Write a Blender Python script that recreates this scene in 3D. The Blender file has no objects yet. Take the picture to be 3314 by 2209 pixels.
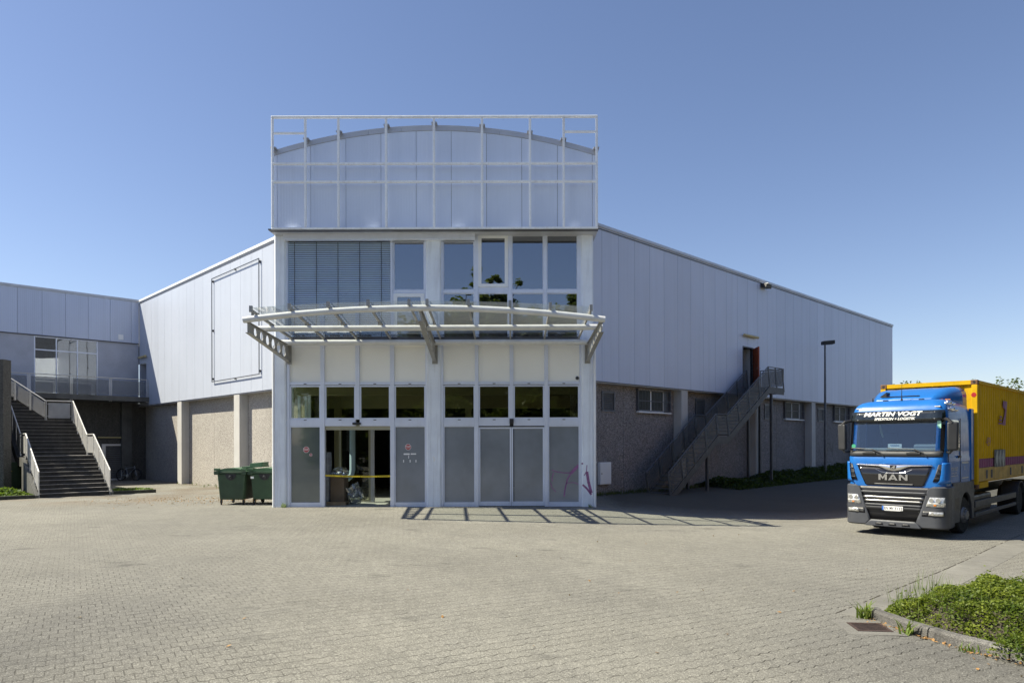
import bpy, bmesh, math, random
import numpy as np
from mathutils import Matrix, Vector, noise as mnoise
random.seed(7); rng = np.random.default_rng(7)
C = bpy.context.scene.collection
S = bpy.context.scene
# ---------------------------------------------------------------- camera, sky, sun, exposure
cam_d = bpy.data.cameras.new('camera'); cam = bpy.data.objects.new('camera', cam_d); C.objects.link(cam)
cam_d.sensor_width = 36.0; cam_d.lens = 24.64; cam_d.shift_y = 0.0995; cam_d.clip_end = 4000; cam_d.clip_start = 0.05
CAMH = 2.3
cam.matrix_world = Matrix.Translation((0, 0, CAMH)) @ Matrix.Rotation(math.radians(90), 4, 'X') @ Matrix.Rotation(-0.0025, 4, 'Z')
S.camera = cam
SUN_EL = math.radians(50.2)
sdir = Vector((math.cos(SUN_EL) * 0.9999, -0.012, -math.sin(SUN_EL))).normalized()     # the way the light travels
w = bpy.data.worlds.new('World'); S.world = w; w.use_nodes = True
nt = w.node_tree; nt.nodes.clear()
sky = nt.nodes.new('ShaderNodeTexSky'); sky.sky_type = 'NISHITA'; sky.sun_disc = False
sky.sun_elevation = SUN_EL; sky.sun_rotation = math.radians(270.7)
sky.air_density = 1.0; sky.dust_density = 0.35; sky.ozone_density = 2.5; sky.altitude = 0
bg = nt.nodes.new('ShaderNodeBackground'); bg.inputs[1].default_value = 0.070
wo = nt.nodes.new('ShaderNodeOutputWorld')
tint = nt.nodes.new('ShaderNodeMix'); tint.data_type = 'RGBA'; tint.blend_type = 'MULTIPLY'; tint.inputs[0].default_value = 1.0; tint.inputs[7].default_value = (1.02, .94, .98, 1)
nt.links.new(sky.outputs[0], tint.inputs[6]); nt.links.new(tint.outputs[2], bg.inputs[0]); nt.links.new(bg.outputs[0], wo.inputs[0])
sun_d = bpy.data.lights.new('sun', 'SUN'); sun = bpy.data.objects.new('sun', sun_d); C.objects.link(sun)
sun_d.energy = 4.3; sun_d.angle = math.radians(0.5); sun_d.color = (1.0, 0.93, 0.74)
sun.rotation_euler = sdir.to_track_quat('-Z', 'Y').to_euler(); sun.location = (-30, 0, 40)
S.view_settings.view_transform = 'Standard'; S.view_settings.look = 'None'
S.view_settings.exposure = 1.1; S.view_settings.gamma = 1.0
try: S.cycles.use_denoising = True; S.cycles.max_bounces = 8; S.cycles.caustics_reflective = True; S.cycles.blur_glossy = 0.2; S.cycles.sample_clamp_indirect = 8.0; S.cycles.transparent_max_bounces = 24
except Exception: pass

# ---------------------------------------------------------------- helpers
WM = {}
def setp(o, label=None, cat=None, group=None, kind=None):
    if label: o['label'] = label
    if cat: o['category'] = cat
    if group: o['group'] = group
    if kind: o['kind'] = kind
    return o
def thing(name, label, cat, loc=(0, 0, 0), rz=0.0, group=None, M=None):
    o = bpy.data.objects.new(name, None); C.objects.link(o); o.empty_display_size = 0.3
    o.matrix_world = M if M is not None else Matrix.Translation(loc) @ Matrix.Rotation(rz, 4, 'Z')
    WM[o] = o.matrix_world.copy()
    return setp(o, label, cat, group)
I4 = Matrix.Identity(4)
class MB:
    def __init__(s, M=None):
        s.v = []; s.f = []; s.M = M if M is not None else I4
    def add(s, vs, fs, M=None):
        n = len(s.v); T = s.M @ M if M is not None else s.M
        s.v += [T @ Vector(p) for p in vs]; s.f += [[i + n for i in f] for f in fs]; return s
    def box(s, x0, x1, y0, y1, z0, z1, M=None):
        if x0 > x1: x0, x1 = x1, x0
        if y0 > y1: y0, y1 = y1, y0
        if z0 > z1: z0, z1 = z1, z0
        vs = [(x, y, z) for z in (z0, z1) for y in (y0, y1) for x in (x0, x1)]
        return s.add(vs, [[0, 2, 3, 1], [4, 5, 7, 6], [0, 1, 5, 4], [2, 6, 7, 3], [0, 4, 6, 2], [1, 3, 7, 5]], M)
    def quad(s, a, b, c, d, M=None): return s.add([a, b, c, d], [[0, 1, 2, 3]], M)
    def hexa(s, lo, hi, M=None):          # two quads (4 points each), joined
        return s.add(list(lo) + list(hi), [[3, 2, 1, 0], [4, 5, 6, 7], [0, 1, 5, 4], [1, 2, 6, 5], [2, 3, 7, 6], [3, 0, 4, 7]], M)
    def prism(s, poly, d0, d1, axis='y', M=None):   # polygon in two axes, extruded along the third
        n = len(poly)
        def P(p, d):
            return {'y': (p[0], d, p[1]), 'x': (d, p[0], p[1]), 'z': (p[0], p[1], d)}[axis]
        vs = [P(p, d0) for p in poly] + [P(p, d1) for p in poly]
        fs = [list(range(n)), list(range(2 * n - 1, n - 1, -1))] + [[i, i + n, (i + 1) % n + n, (i + 1) % n] for i in range(n)]
        return s.add(vs, fs, M)
    def tube(s, pts, r, n=10, M=None, cap=True):
        pts = [Vector(p) for p in pts]; rs = r if isinstance(r, (list, tuple)) else [r] * len(pts)
        vs = []; fs = []; up = None
        for i, p in enumerate(pts):
            t = (pts[min(i + 1, len(pts) - 1)] - pts[max(i - 1, 0)]).normalized()
            if up is None:
                up = Vector((0, 0, 1)) if abs(t.z) < .9 else Vector((1, 0, 0))
            a = t.cross(up).normalized(); b = a.cross(t).normalized(); up = b
            for k in range(n):
                th = 2 * math.pi * k / n
                vs.append(p + (a * math.cos(th) + b * math.sin(th)) * rs[i])
        for i in range(len(pts) - 1):
            for k in range(n):
                fs.append([i * n + k, i * n + (k + 1) % n, (i + 1) * n + (k + 1) % n, (i + 1) * n + k])
        if cap: fs += [list(range(n - 1, -1, -1)), [(len(pts) - 1) * n + k for k in range(n)]]
        return s.add(vs, fs, M)
    def lathe(s, prof, n=24, M=None, axis='z'):    # prof: (r, h)
        vs = []; fs = []
        for (r, h) in prof:
            for k in range(n):
                th = 2 * math.pi * k / n
                a, b = r * math.cos(th), r * math.sin(th)
                vs.append({'z': (a, b, h), 'x': (h, a, b), 'y': (b, h, a)}[axis])
        for i in range(len(prof) - 1):
            for k in range(n):
                fs.append([i * n + k, i * n + (k + 1) % n, (i + 1) * n + (k + 1) % n, (i + 1) * n + k])
        fs += [list(range(n - 1, -1, -1)), [(len(prof) - 1) * n + k for k in range(n)]]
        return s.add(vs, fs, M)
    def grid(s, fn, us, vs_, thick=None, M=None):   # fn(u,v) -> point
        vv = [fn(u, v) for v in vs_ for u in us]; nu = len(us); nv = len(vs_)
        ff = [[j * nu + i, j * nu + i + 1, (j + 1) * nu + i + 1, (j + 1) * nu + i] for j in range(nv - 1) for i in range(nu - 1)]
        return s.add(vv, ff, M)
    def build(s, name, mat, parent=None, bevel=0, smooth=False, solid=0, norm=True, seg=2):
        me = bpy.data.meshes.new(name)
        Wi = WM[parent].inverted() if parent is not None else None
        vs = [tuple(Wi @ p) if Wi is not None else tuple(p) for p in s.v]
        me.from_pydata(vs, [], s.f)
        if norm:
            bm = bmesh.new(); bm.from_mesh(me); bmesh.ops.recalc_face_normals(bm, faces=bm.faces); bm.to_mesh(me); bm.free()
        me.materials.append(mat)
        o = bpy.data.objects.new(name, me); C.objects.link(o)
        if parent is not None: o.parent = parent; WM[o] = WM[parent]
        else: WM[o] = I4.copy()
        if solid:
            m = o.modifiers.new('thickness', 'SOLIDIFY'); m.thickness = solid; m.offset = 0
        if bevel:
            m = o.modifiers.new('bevel', 'BEVEL'); m.width = bevel; m.segments = seg; m.limit_method = 'ANGLE'; m.angle_limit = math.radians(40)
        if smooth:
            me.polygons.foreach_set('use_smooth', [True] * len(me.polygons)); me.update()
            try: me.set_sharp_from_angle(angle=math.radians(38))
            except Exception: pass
        return o
def top(name, mb, mat, label, cat, group=None, kind=None, base=None, **k):
    """a thing that is one mesh; its origin goes to its base"""
    if base is None:
        xs = np.array([tuple(p) for p in mb.v]); base = ((xs[:, 0].min() + xs[:, 0].max()) / 2, (xs[:, 1].min() + xs[:, 1].max()) / 2, xs[:, 2].min())
    b = Vector(base); mb.v = [p - b for p in mb.v]
    o = mb.build(name, mat, None, **k); o.location = b; WM[o] = Matrix.Translation(b)
    return setp(o, label, cat, group, kind)
def copy_tree(o, parent=None):
    c = o.copy(); C.objects.link(c)
    if parent is not None: c.parent = parent
    for ch in [x for x in C.objects if x.parent == o]: copy_tree(ch, c)
    return c
def frame(o, u, v):
    u = Vector(u); v = Vector(v); M = Matrix.Identity(4)
    for i in range(3): M[i][0] = u[i]; M[i][1] = v[i]; M[i][2] = (0, 0, 1)[i]; M[i][3] = o[i]
    return M
# ---------------------------------------------------------------- materials
KA = 1.0      # overall reflectance level that goes with the exposure
def ka(c): return tuple(c) if isinstance(c, list) else tuple(x * KA for x in c)
def nodes(name):
    m = bpy.data.materials.new(name); m.use_nodes = True; t = m.node_tree; t.nodes.clear()
    out = t.nodes.new('ShaderNodeOutputMaterial'); return m, t, out
def N(t, typ, **k):
    n = t.nodes.new(typ)
    for a, b in k.items():
        if a.startswith('i_'):
            key = a[2:]; n.inputs[int(key) if key.isdigit() else key].default_value = b
        else: setattr(n, a, b)
    return n
def L(t, a, b): t.links.new(a, b)
def math_(t, op, a, b=None, c=None):
    n = t.nodes.new('ShaderNodeMath'); n.operation = op
    for i, x in enumerate((a, b, c)):
        if x is None: continue
        if isinstance(x, (int, float)): n.inputs[i].default_value = x
        else: t.links.new(x, n.inputs[i])
    return n.outputs[0]
def ramp(t, x, lo, hi, a=0.0, b=1.0):
    n = t.nodes.new('ShaderNodeMapRange'); n.inputs[1].default_value = lo; n.inputs[2].default_value = hi
    n.inputs[3].default_value = a; n.inputs[4].default_value = b; t.links.new(x, n.inputs[0]); return n.outputs[0]
def mixc(t, fac, a, b, blend='MIX'):
    n = t.nodes.new('ShaderNodeMix'); n.data_type = 'RGBA'; n.blend_type = blend
    for sock, x in ((n.inputs[0], fac), (n.inputs[6], a), (n.inputs[7], b)):
        if isinstance(x, (int, float)): sock.default_value = x
        elif isinstance(x, tuple): sock.default_value = (*x, 1.0) if len(x) == 3 else x
        else: t.links.new(x, sock)
    return n.outputs[2]
def pos(t, scale=None, obj=False):
    if obj: o = N(t, 'ShaderNodeTexCoord').outputs['Object']
    else: o = N(t, 'ShaderNodeNewGeometry').outputs['Position']
    if scale is None: return o
    m = N(t, 'ShaderNodeMapping'); m.inputs['Scale'].default_value = scale; L(t, o, m.inputs[0]); return m.outputs[0]
def noise(t, vec, scale, detail=4.0, rough=.55):
    n = N(t, 'ShaderNodeTexNoise'); n.inputs['Scale'].default_value = scale; n.inputs['Detail'].default_value = detail
    n.inputs['Roughness'].default_value = rough; L(t, vec, n.inputs['Vector']); return n.outputs['Fac']
def mk(name, col, rough=.6, metal=0.0, var=.12, vs=1.2, fine=0.0, fs=90, streak=0.0, streak_col=None, bump=0.0, bs=60, coat=0.0, spec=.5, obj=False):
    m, t, out = nodes(name); p = N(t, 'ShaderNodeBsdfPrincipled')
    P = pos(t, obj=obj); col = ka(col) if metal < .8 else col; streak_col = ka(streak_col) if streak_col else None
    n1 = ramp(t, noise(t, P, vs), .3, .7)
    c = mixc(t, n1, tuple(x * (1 - var) for x in col), tuple(min(1, x * (1 + var)) for x in col))
    if fine:
        n2 = ramp(t, noise(t, P, fs, 2), .3, .7); c = mixc(t, n2, c, mixc(t, fine, c, (0.02, 0.02, 0.02)))
    if streak:
        n3 = ramp(t, noise(t, pos(t, (5, 5, .25), obj), 1.3, 5, .65), .5, .78)
        sc = streak_col or tuple(x * .35 for x in col)
        c = mixc(t, math_(t, 'MULTIPLY', n3, streak), c, sc)
    L(t, c, p.inputs['Base Color']); p.inputs['Metallic'].default_value = metal
    r = ramp(t, noise(t, P, vs * 3.1), .3, .7, rough * .85, min(1, rough * 1.15)); L(t, r, p.inputs['Roughness'])
    p.inputs['Specular IOR Level'].default_value = spec; p.inputs['Coat Weight'].default_value = coat; p.inputs['Coat Roughness'].default_value = .08
    if bump:
        b = N(t, 'ShaderNodeBump'); b.inputs['Strength'].default_value = bump; b.inputs['Distance'].default_value = .01
        L(t, noise(t, P, bs, 3), b.inputs['Height']); L(t, b.outputs[0], p.inputs['Normal'])
    L(t, p.outputs[0], out.inputs[0]); return m
def mk_glass(name, tint, refl=.12, rough=.0, bump=0.0, diff=None):
    """window glass: see-through with a tint, plus a mirror share that grows at grazing angles; diff = (colour, share) for film"""
    m, t, out = nodes(name)
    tr = N(t, 'ShaderNodeBsdfTransparent'); tr.inputs[0].default_value = (*tint, 1)
    gl = N(t, 'ShaderNodeBsdfGlossy'); gl.inputs[0].default_value = (.95, .97, 1, 1); gl.inputs['Roughness'].default_value = rough
    fr = N(t, 'ShaderNodeLayerWeight'); fr.inputs[0].default_value = .5
    f = math_(t, 'POWER', fr.outputs['Facing'], 4.0); f = math_(t, 'MULTIPLY_ADD', f, 1 - refl, refl)
    if bump:
        b = N(t, 'ShaderNodeBump'); b.inputs['Strength'].default_value = bump; b.inputs['Distance'].default_value = .02
        L(t, noise(t, pos(t), .9, 2), b.inputs['Height']); L(t, b.outputs[0], gl.inputs['Normal'])
    base = tr.outputs[0]
    if diff:
        d = N(t, 'ShaderNodeBsdfDiffuse')
        v = ramp(t, noise(t, pos(t), .8, 4), .3, .75); L(t, mixc(t, v, diff[0], tuple(x * .7 for x in diff[0])), d.inputs[0])
        mx = N(t, 'ShaderNodeMixShader'); mx.inputs[0].default_value = diff[1]; L(t, tr.outputs[0], mx.inputs[1]); L(t, d.outputs[0], mx.inputs[2]); base = mx.outputs[0]
    mx = N(t, 'ShaderNodeMixShader'); L(t, f, mx.inputs[0]); L(t, base, mx.inputs[1]); L(t, gl.outputs[0], mx.inputs[2])
    L(t, mx.outputs[0], out.inputs[0]); return m
def mk_emit(name, col, s):
    m, t, out = nodes(name); e = N(t, 'ShaderNodeEmission'); e.inputs[0].default_value = (*col, 1); e.inputs[1].default_value = s; L(t, e.outputs[0], out.inputs[0]); return m
def mk_leaf(name, cols, rough=.5, trans=.35):
    cols = [ka(c) for c in cols]
    m, t, out = nodes(name); p = N(t, 'ShaderNodeBsdfPrincipled'); P = pos(t)
    n = noise(t, P, 2.2, 3); n2 = noise(t, P, 37, 1)
    c = mixc(t, ramp(t, n, .35, .65), cols[0], cols[1]); c = mixc(t, ramp(t, n2, .5, .7), c, cols[2])
    L(t, c, p.inputs['Base Color']); p.inputs['Roughness'].default_value = rough; p.inputs['Specular IOR Level'].default_value = .3
    tl = N(t, 'ShaderNodeBsdfTranslucent'); L(t, mixc(t, .5, c, (.25, .35, .03)), tl.inputs[0])
    mx = N(t, 'ShaderNodeMixShader'); mx.inputs[0].default_value = trans; L(t, p.outputs[0], mx.inputs[1]); L(t, tl.outputs[0], mx.inputs[2]); L(t, mx.outputs[0], out.inputs[0]); return m
def mk_pebble(name, base, dark, light, scale=45, var=.15, grime=.0):
    base, dark, light = ka(base), ka(dark), ka(light)
    m, t, out = nodes(name); p = N(t, 'ShaderNodeBsdfPrincipled'); P = pos(t)
    vo = N(t, 'ShaderNodeTexVoronoi'); vo.inputs['Scale'].default_value = scale; L(t, P, vo.inputs['Vector'])
    sep = N(t, 'ShaderNodeSeparateColor'); L(t, vo.outputs['Color'], sep.inputs[0])
    c = mixc(t, ramp(t, sep.outputs[0], .15, .95), dark, light)
    c = mixc(t, .45, c, base)
    n = ramp(t, noise(t, P, .5), .3, .7); c = mixc(t, n, c, mixc(t, var, c, (0.05, .045, .04)))
    if grime:
        n3 = ramp(t, noise(t, pos(t, (4, 4, .3)), 1.2, 5, .65), .5, .8); c = mixc(t, math_(t, 'MULTIPLY', n3, grime), c, (.03, .03, .03))
    L(t, c, p.inputs['Base Color']); p.inputs['Roughness'].default_value = .9
    b = N(t, 'ShaderNodeBump'); b.inputs['Strength'].default_value = .6; b.inputs['Distance'].default_value = .008
    L(t, vo.outputs['Distance'], b.inputs['Height']); L(t, b.outputs[0], p.inputs['Normal']); L(t, p.outputs[0], out.inputs[0]); return m
def mk_mesh_panel(name, col, solid):
    """perforated sheet: fine holes let part of the light through"""
    col = ka(col)
    m, t, out = nodes(name); p = N(t, 'ShaderNodeBsdfPrincipled'); P = pos(t)
    c = mixc(t, ramp(t, noise(t, P, 3, 4), .3, .7), tuple(x * .82 for x in col), col); L(t, c, p.inputs['Base Color'])
    p.inputs['Roughness'].default_value = .55; p.inputs['Metallic'].default_value = .15
    tr = N(t, 'ShaderNodeBsdfTransparent'); mx = N(t, 'ShaderNodeMixShader'); mx.inputs[0].default_value = solid
    L(t, tr.outputs[0], mx.inputs[1]); L(t, p.outputs[0], mx.inputs[2]); L(t, mx.outputs[0], out.inputs[0]); return m
def mk_clad(name, col, along):
    """coated sandwich panel: faint vertical ribs and weather streaks"""
    col = ka(col)
    m, t, out = nodes(name); p = N(t, 'ShaderNodeBsdfPrincipled'); P = pos(t)
    n1 = ramp(t, noise(t, P, .35), .3, .7); c = mixc(t, n1, tuple(x * .93 for x in col), col); isl = N(t, 'ShaderNodeNewGeometry').outputs['Random Per Island']; c = mixc(t, ramp(t, isl, 0, 1, .0, .10), c, tuple(x * .3 for x in col))
    n3 = ramp(t, noise(t, pos(t, (3, 3, .12)), 1.1, 5, .6), .5, .85); c = mixc(t, math_(t, 'MULTIPLY', n3, .20), c, tuple(x * .5 for x in col))
    L(t, c, p.inputs['Base Color']); p.inputs['Roughness'].default_value = .42; p.inputs['Specular IOR Level'].default_value = .4
    v = N(t, 'ShaderNodeVectorMath', operation='DOT_PRODUCT'); v.inputs[1].default_value = along; L(t, P, v.inputs[0])
    s = math_(t, 'SINE', math_(t, 'MULTIPLY', v.outputs['Value'], 62.8)); s = math_(t, 'ADD', s, math_(t, 'MULTIPLY', noise(t, P, 1.3, 2), 1.2))
    b = N(t, 'ShaderNodeBump'); b.inputs['Strength'].default_value = .22; b.inputs['Distance'].default_value = .004
    L(t, s, b.inputs['Height']); L(t, b.outputs[0], p.inputs['Normal']); L(t, p.outputs[0], out.inputs[0]); return m

M_ = {}
M_['clad_shaded'] = mk_clad('cladding light grey', [.58, .64, .80], (.7168, .6973, 0))  # same cladding as the left wall, its shade put into a bluer tone
M_['clad_sunlit'] = mk_clad('cladding light grey sunlit', [.52, .56, .66], (.697, -.7165, 0))  # same cladding again, the sunlit side given its own tone
M_['clad_b'] = mk_clad('cladding wing shaded', [.58, .64, .80], (.7165, .697, 0))
M_['box_panel'] = mk_clad('cladding arched front', [.70, .78, .95], (1, 0, 0))
M_['seam'] = mk('dark joint', (.05, .055, .07), .8, var=.05)
M_['trim'] = mk('grey metal trim', [.48, .49, .53], .4, .3, var=.08)
M_['trim_dark'] = mk('dark metal trim', (.10, .105, .125), .5, .2, var=.1)
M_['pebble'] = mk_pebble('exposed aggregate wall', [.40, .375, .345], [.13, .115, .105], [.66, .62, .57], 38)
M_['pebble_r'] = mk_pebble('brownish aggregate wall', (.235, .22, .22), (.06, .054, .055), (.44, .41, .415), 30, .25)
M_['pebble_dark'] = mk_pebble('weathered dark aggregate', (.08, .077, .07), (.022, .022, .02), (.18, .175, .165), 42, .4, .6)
M_['plaster'] = mk('pale render', (.52, .52, .52), .85, var=.08, fine=.12, fs=120, bump=.2)
M_['plaster_wing'] = mk('pale wing render', (.46, .48, .56), .85, var=.08, fine=.15, fs=60, bump=.2)
M_['pilaster'] = mk('painted concrete', [.50, .49, .475], .8, var=.07, streak=.25, bump=.15)
M_['conc'] = mk('painted tower concrete', [.80, .85, .95], .7, var=.1, vs=.9, streak=.55, streak_col=[.38, .38, .40], fine=.1, fs=70, bump=.2)
M_['conc_grey'] = mk('raw concrete', (.12, .12, .115), .9, var=.25, fine=.35, fs=60, streak=.5, bump=.4)
M_['conc_dark'] = mk('dark riser concrete', (.040, .038, .036), .92, var=.35, vs=2.5, fine=.4, fs=50, bump=.4)
M_['nosing'] = mk('pale tread concrete', (.22, .21, .20), .9, var=.3, vs=5, fine=.4, fs=60, bump=.3)  # sunlit treads paler, shaded risers darker: light put into two concrete colours
M_['white_alu'] = mk('silver grey aluminium frame', [.70, .74, .85], .45, .25, var=.06, streak=.12)
M_['white_frame'] = mk('white window frame', [.80, .81, .83], .4, var=.04)
M_['rust_frame'] = mk('weathered white steel', [.90, .92, .95], .5, .0, var=.06, vs=2, streak=.3, streak_col=[.45, .36, .30], fine=.12, fs=22)
M_['white_panel'] = mk('cream white panel', [.90, .89, .83], .5, var=.03, vs=.6, fine=.06, fs=150)
M_['white_tube'] = mk('white canopy steel', [.64, .65, .655], .42, .05, var=.08, vs=2.0, streak=.18, streak_col=(.4, .38, .33), fine=.08, fs=40)
M_['grey_steel'] = mk('grey canopy steel', [.36, .355, .34], .5, .3, var=.12, vs=3, fine=.15, fs=50)
M_['rubber'] = mk('black rubber seal', (.02, .02, .022), .7, var=.2)
M_['glass_canopy'] = mk_glass('canopy glass', (.965, .985, .975), .05, .03)
M_['glass_up'] = mk_glass('first floor glass', (.35, .40, .5), .26, .0, .035)
M_['glass_dark'] = mk_glass('ground floor glass', (.80, .82, .70), .055, .0, .05)
M_['glass_side'] = mk_glass('clear side glass', (.85, .9, .9), .06)
M_['frost'] = mk_glass('filmed door glass', (.3, .32, .34), .07, .15, 0, ((.29, .315, .35), .90))
M_['frost_green'] = mk_glass('filmed side glass', (.34, .38, .38), .10, .04, 0.05, ((.20, .235, .225), .62))
M_['glass_wing'] = mk_glass('wing window glass', (.5, .55, .6), .22, .0, .05)
M_['blind'] = mk('blue grey blind slat', [.66, .80, 1.0], .36, .3, var=.06)
M_['olive'] = mk('olive interior paint', [.34, .325, .235], .8, var=.06)
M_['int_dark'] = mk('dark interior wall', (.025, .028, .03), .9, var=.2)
M_['int_light'] = mk('pale interior wall', [.60, .61, .63], .9, var=.05)
M_['int_floor'] = mk('grey hall floor', [.42, .42, .37], .45, var=.15, fine=.1)
M_['galv'] = mk('galvanised steel', (.14, .15, .17), .5, .6, var=.2, vs=6, fine=.1, fs=60)
M_['galv_dark'] = mk('dark galvanised stringer', (.07, .072, .08), .55, .5, var=.2, vs=4)
M_['rail_light'] = mk('pale galvanised rail', [.56, .55, .53], .4, .25, var=.1, vs=5)
M_['perf'] = mk_mesh_panel('perforated sheet', (.50, .50, .52), .80)
M_['perf_lit'] = mk_mesh_panel('pale perforated sheet', [.43, .43, .44], .90)
M_['perf_thin'] = mk_mesh_panel('open mesh sheet', (.16, .18, .22), .50)
M_['louvre'] = mk('grey louvre', (.12, .125, .135), .5, .3, var=.1)
M_['red_door'] = mk('orange red door', (.30, .06, .022), .5, var=.1)
M_['lamp_yellow'] = mk('yellowed lamp cover', (.50, .42, .22), .5, var=.1)
M_['black'] = mk('black plastic', (.018, .018, .02), .5, var=.2)
M_['dark_grey'] = mk('dark grey plastic', (.035, .036, .04), .55, var=.15)
M_['chrome'] = mk('chrome', (.80, .80, .80), .12, 1.0, var=.03)
M_['bin_green'] = mk('green bin plastic', (.024, .058, .028), .48, var=.22, vs=2.2, fine=.15, fs=30, streak=.25)
M_['bin_lid'] = mk('green bin lid', (.055, .125, .06), .45, var=.15, vs=3, fine=.2, fs=40)
M_['wood'] = mk('pallet wood', (.30, .21, .12), .85, var=.25, vs=6)
M_['card'] = mk('brown cardboard', (.13, .095, .06), .85, var=.12)
M_['yellow_tape'] = mk('yellow tape', (.80, .60, .02), .5, var=.05)
M_['red_sign'] = mk('red sticker', (.42, .02, .025), .5, var=.06)
M_['white'] = mk('white paint', [.82, .82, .82], .55, var=.05)
M_['magenta'] = mk('magenta spray paint', (.29, .12, .26), .7, var=.25, vs=14)
M_['door_white'] = mk('white door leaf', [.66, .66, .65], .5, var=.04)
M_['bark'] = mk('bark', (.10, .075, .055), .9, var=.3, vs=6, bump=.5)
M_['soil'] = mk('soil and dry litter', (.048, .038, .026), .95, var=.4, vs=7, fine=.4, fs=50, bump=.5)
M_['leaf'] = mk_leaf('ground cover leaf', ((.075, .12, .015), (.21, .25, .03), (.014, .030, .010)))
M_['leaf_dark'] = mk_leaf('dark shrub leaf', ((.02, .036, .011), (.036, .06, .016), (.014, .026, .009)))
M_['leaf_ivy'] = mk_leaf('bright ivy leaf', ((.07, .13, .02), (.14, .21, .04), (.04, .09, .02)))
M_['leaf_tree'] = mk_leaf('tree leaf', ((.07, .11, .025), (.13, .155, .035), (.08, .09, .03)))
M_['grass'] = mk_leaf('grass blade', ((.09, .16, .025), (.17, .24, .05), (.20, .20, .06)))
M_['dry'] = mk_leaf('dry fallen leaf', ((.30, .17, .06), (.38, .22, .09), (.18, .10, .05)), .8, .1)
M_['kerb'] = mk_pebble('old granite kerb', (.20, .195, .185), (.06, .06, .06), (.33, .32, .30), 70, .75, .9)
M_['kerb_dark'] = mk('dark mossy kerb', (.05, .052, .04), .95, var=.35, vs=5, fine=.3, bump=.4)
M_['iron'] = mk('rusty cast iron', (.075, .05, .042), .7, .4, var=.35, vs=12, bump=.3)
# ---------------------------------------------------------------- ground
def sm(a, b, x): 
    u = np.clip((x - a) / (b - a), 0, 1); return u * u * (3 - 2 * u)
TO = Vector((10.37, 18.9, 0)); TU = Vector((.697, -.717, 0)); TV = Vector((.717, .697, 0)); TZ = -.22
def gz(X, Y):
    X = np.asarray(X, float); Y = np.asarray(Y, float)
    d1 = np.interp(X, [-5, -3, 2.9, 8.5, 14, 30, 60], [0, 0, .15, .25, .25, .2, 0])
    d2 = np.interp(X, [2.4, 3.2, 4.2, 5.7, 7.1, 9.8, 11.9, 16, 25, 60], [0, .03, .15, .27, .36, .43, .42, .3, .2, 0])
    d = d1 + (d2 - d1) * sm(21.3, 25.6, Y)
    Yw = 28.55 + (X - 3.44) * .9728
    u = sm(0, 1, (Y - 25.6) / np.maximum(Yw - .5 - 25.6, .8)); u = np.where(X > 2.6, u, 0)
    d = d + (-.16 - d) * u
    d = d * sm(1.5, 6, Y) * sm(70, 50, Y)
    rx = (X - TO.x) * TU.x + (Y - TO.y) * TU.y; ry = (X - TO.x) * TV.x + (Y - TO.y) * TV.y
    dist = np.hypot(np.maximum(np.abs(rx) - 1.0, 0), np.maximum(np.abs(ry - 6) - 6, 0))
    wt = sm(3.2, .5, dist)
    d = d + (-TZ - d) * wt
    return -d
def g1(x, y): return float(gz(x, y))
m, t, out = nodes('interlocking concrete paving')
p = N(t, 'ShaderNodeBsdfPrincipled'); P = pos(t)
mp = N(t, 'ShaderNodeMapping'); mp.inputs['Rotation'].default_value = (0, 0, math.radians(-32)); L(t, P, mp.inputs[0])
sx = N(t, 'ShaderNodeSeparateXYZ'); L(t, mp.outputs[0], sx.inputs[0])
wob = noise(t, P, 3.0, 2)
tri = math_(t, 'PINGPONG', math_(t, 'ADD', sx.outputs[0], 0.02), .085)
q = math_(t, 'ADD', sx.outputs[1], math_(t, 'MULTIPLY', tri, .42)); q = math_(t, 'ADD', q, math_(t, 'MULTIPLY', wob, .014))
cb = N(t, 'ShaderNodeCombineXYZ'); L(t, sx.outputs[0], cb.inputs[0]); L(t, q, cb.inputs[1])
br = N(t, 'ShaderNodeTexBrick'); br.inputs['Scale'].default_value = 1.0; br.inputs['Brick Width'].default_value = .17; br.inputs['Row Height'].default_value = .20
br.inputs['Mortar Size'].default_value = .0075; br.inputs['Mortar Smooth'].default_value = .3; br.inputs['Bias'].default_value = 0
br.inputs['Color1'].default_value = (.82, .82, .82, 1); br.inputs['Color2'].default_value = (1, 1, 1, 1); br.inputs['Mortar'].default_value = (.9, .9, .9, 1)
L(t, cb.outputs[0], br.inputs['Vector'])
# long joints (rows) stay dark, cross joints are mostly silted up
rowf = math_(t, 'ABSOLUTE', math_(t, 'SUBTRACT', math_(t, 'FRACT', math_(t, 'DIVIDE', q, .20)), .5))
rowj = ramp(t, rowf, .450, .474)
gap = ramp(t, noise(t, P, .9, 4, .6), .34, .58, .45, 1.0); gap2 = ramp(t, noise(t, P, 9, 2), .38, .6, .35, 1.0)
rowj = math_(t, 'MULTIPLY', rowj, math_(t, 'MULTIPLY', gap, gap2))
left = ramp(t, N(t, 'ShaderNodeSeparateXYZ').outputs[0], 0, 1)
sp = N(t, 'ShaderNodeSeparateXYZ'); L(t, P, sp.inputs[0])
mossy = math_(t, 'MULTIPLY', ramp(t, sp.outputs[0], -.8, -4.0), ramp(t, noise(t, P, .55, 4), .36, .52))
crossj = math_(t, 'MULTIPLY', br.outputs['Fac'], math_(t, 'ADD', .12, math_(t, 'MULTIPLY', math_(t, 'MULTIPLY', mossy, gap2), .60)))
joint = math_(t, 'MAXIMUM', math_(t, 'MULTIPLY', rowj, .97), crossj)
base = mixc(t, ramp(t, noise(t, P, .22, 5, .6), .32, .68), (0.235, 0.226, 0.193), (0.290, 0.281, 0.244))
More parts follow.
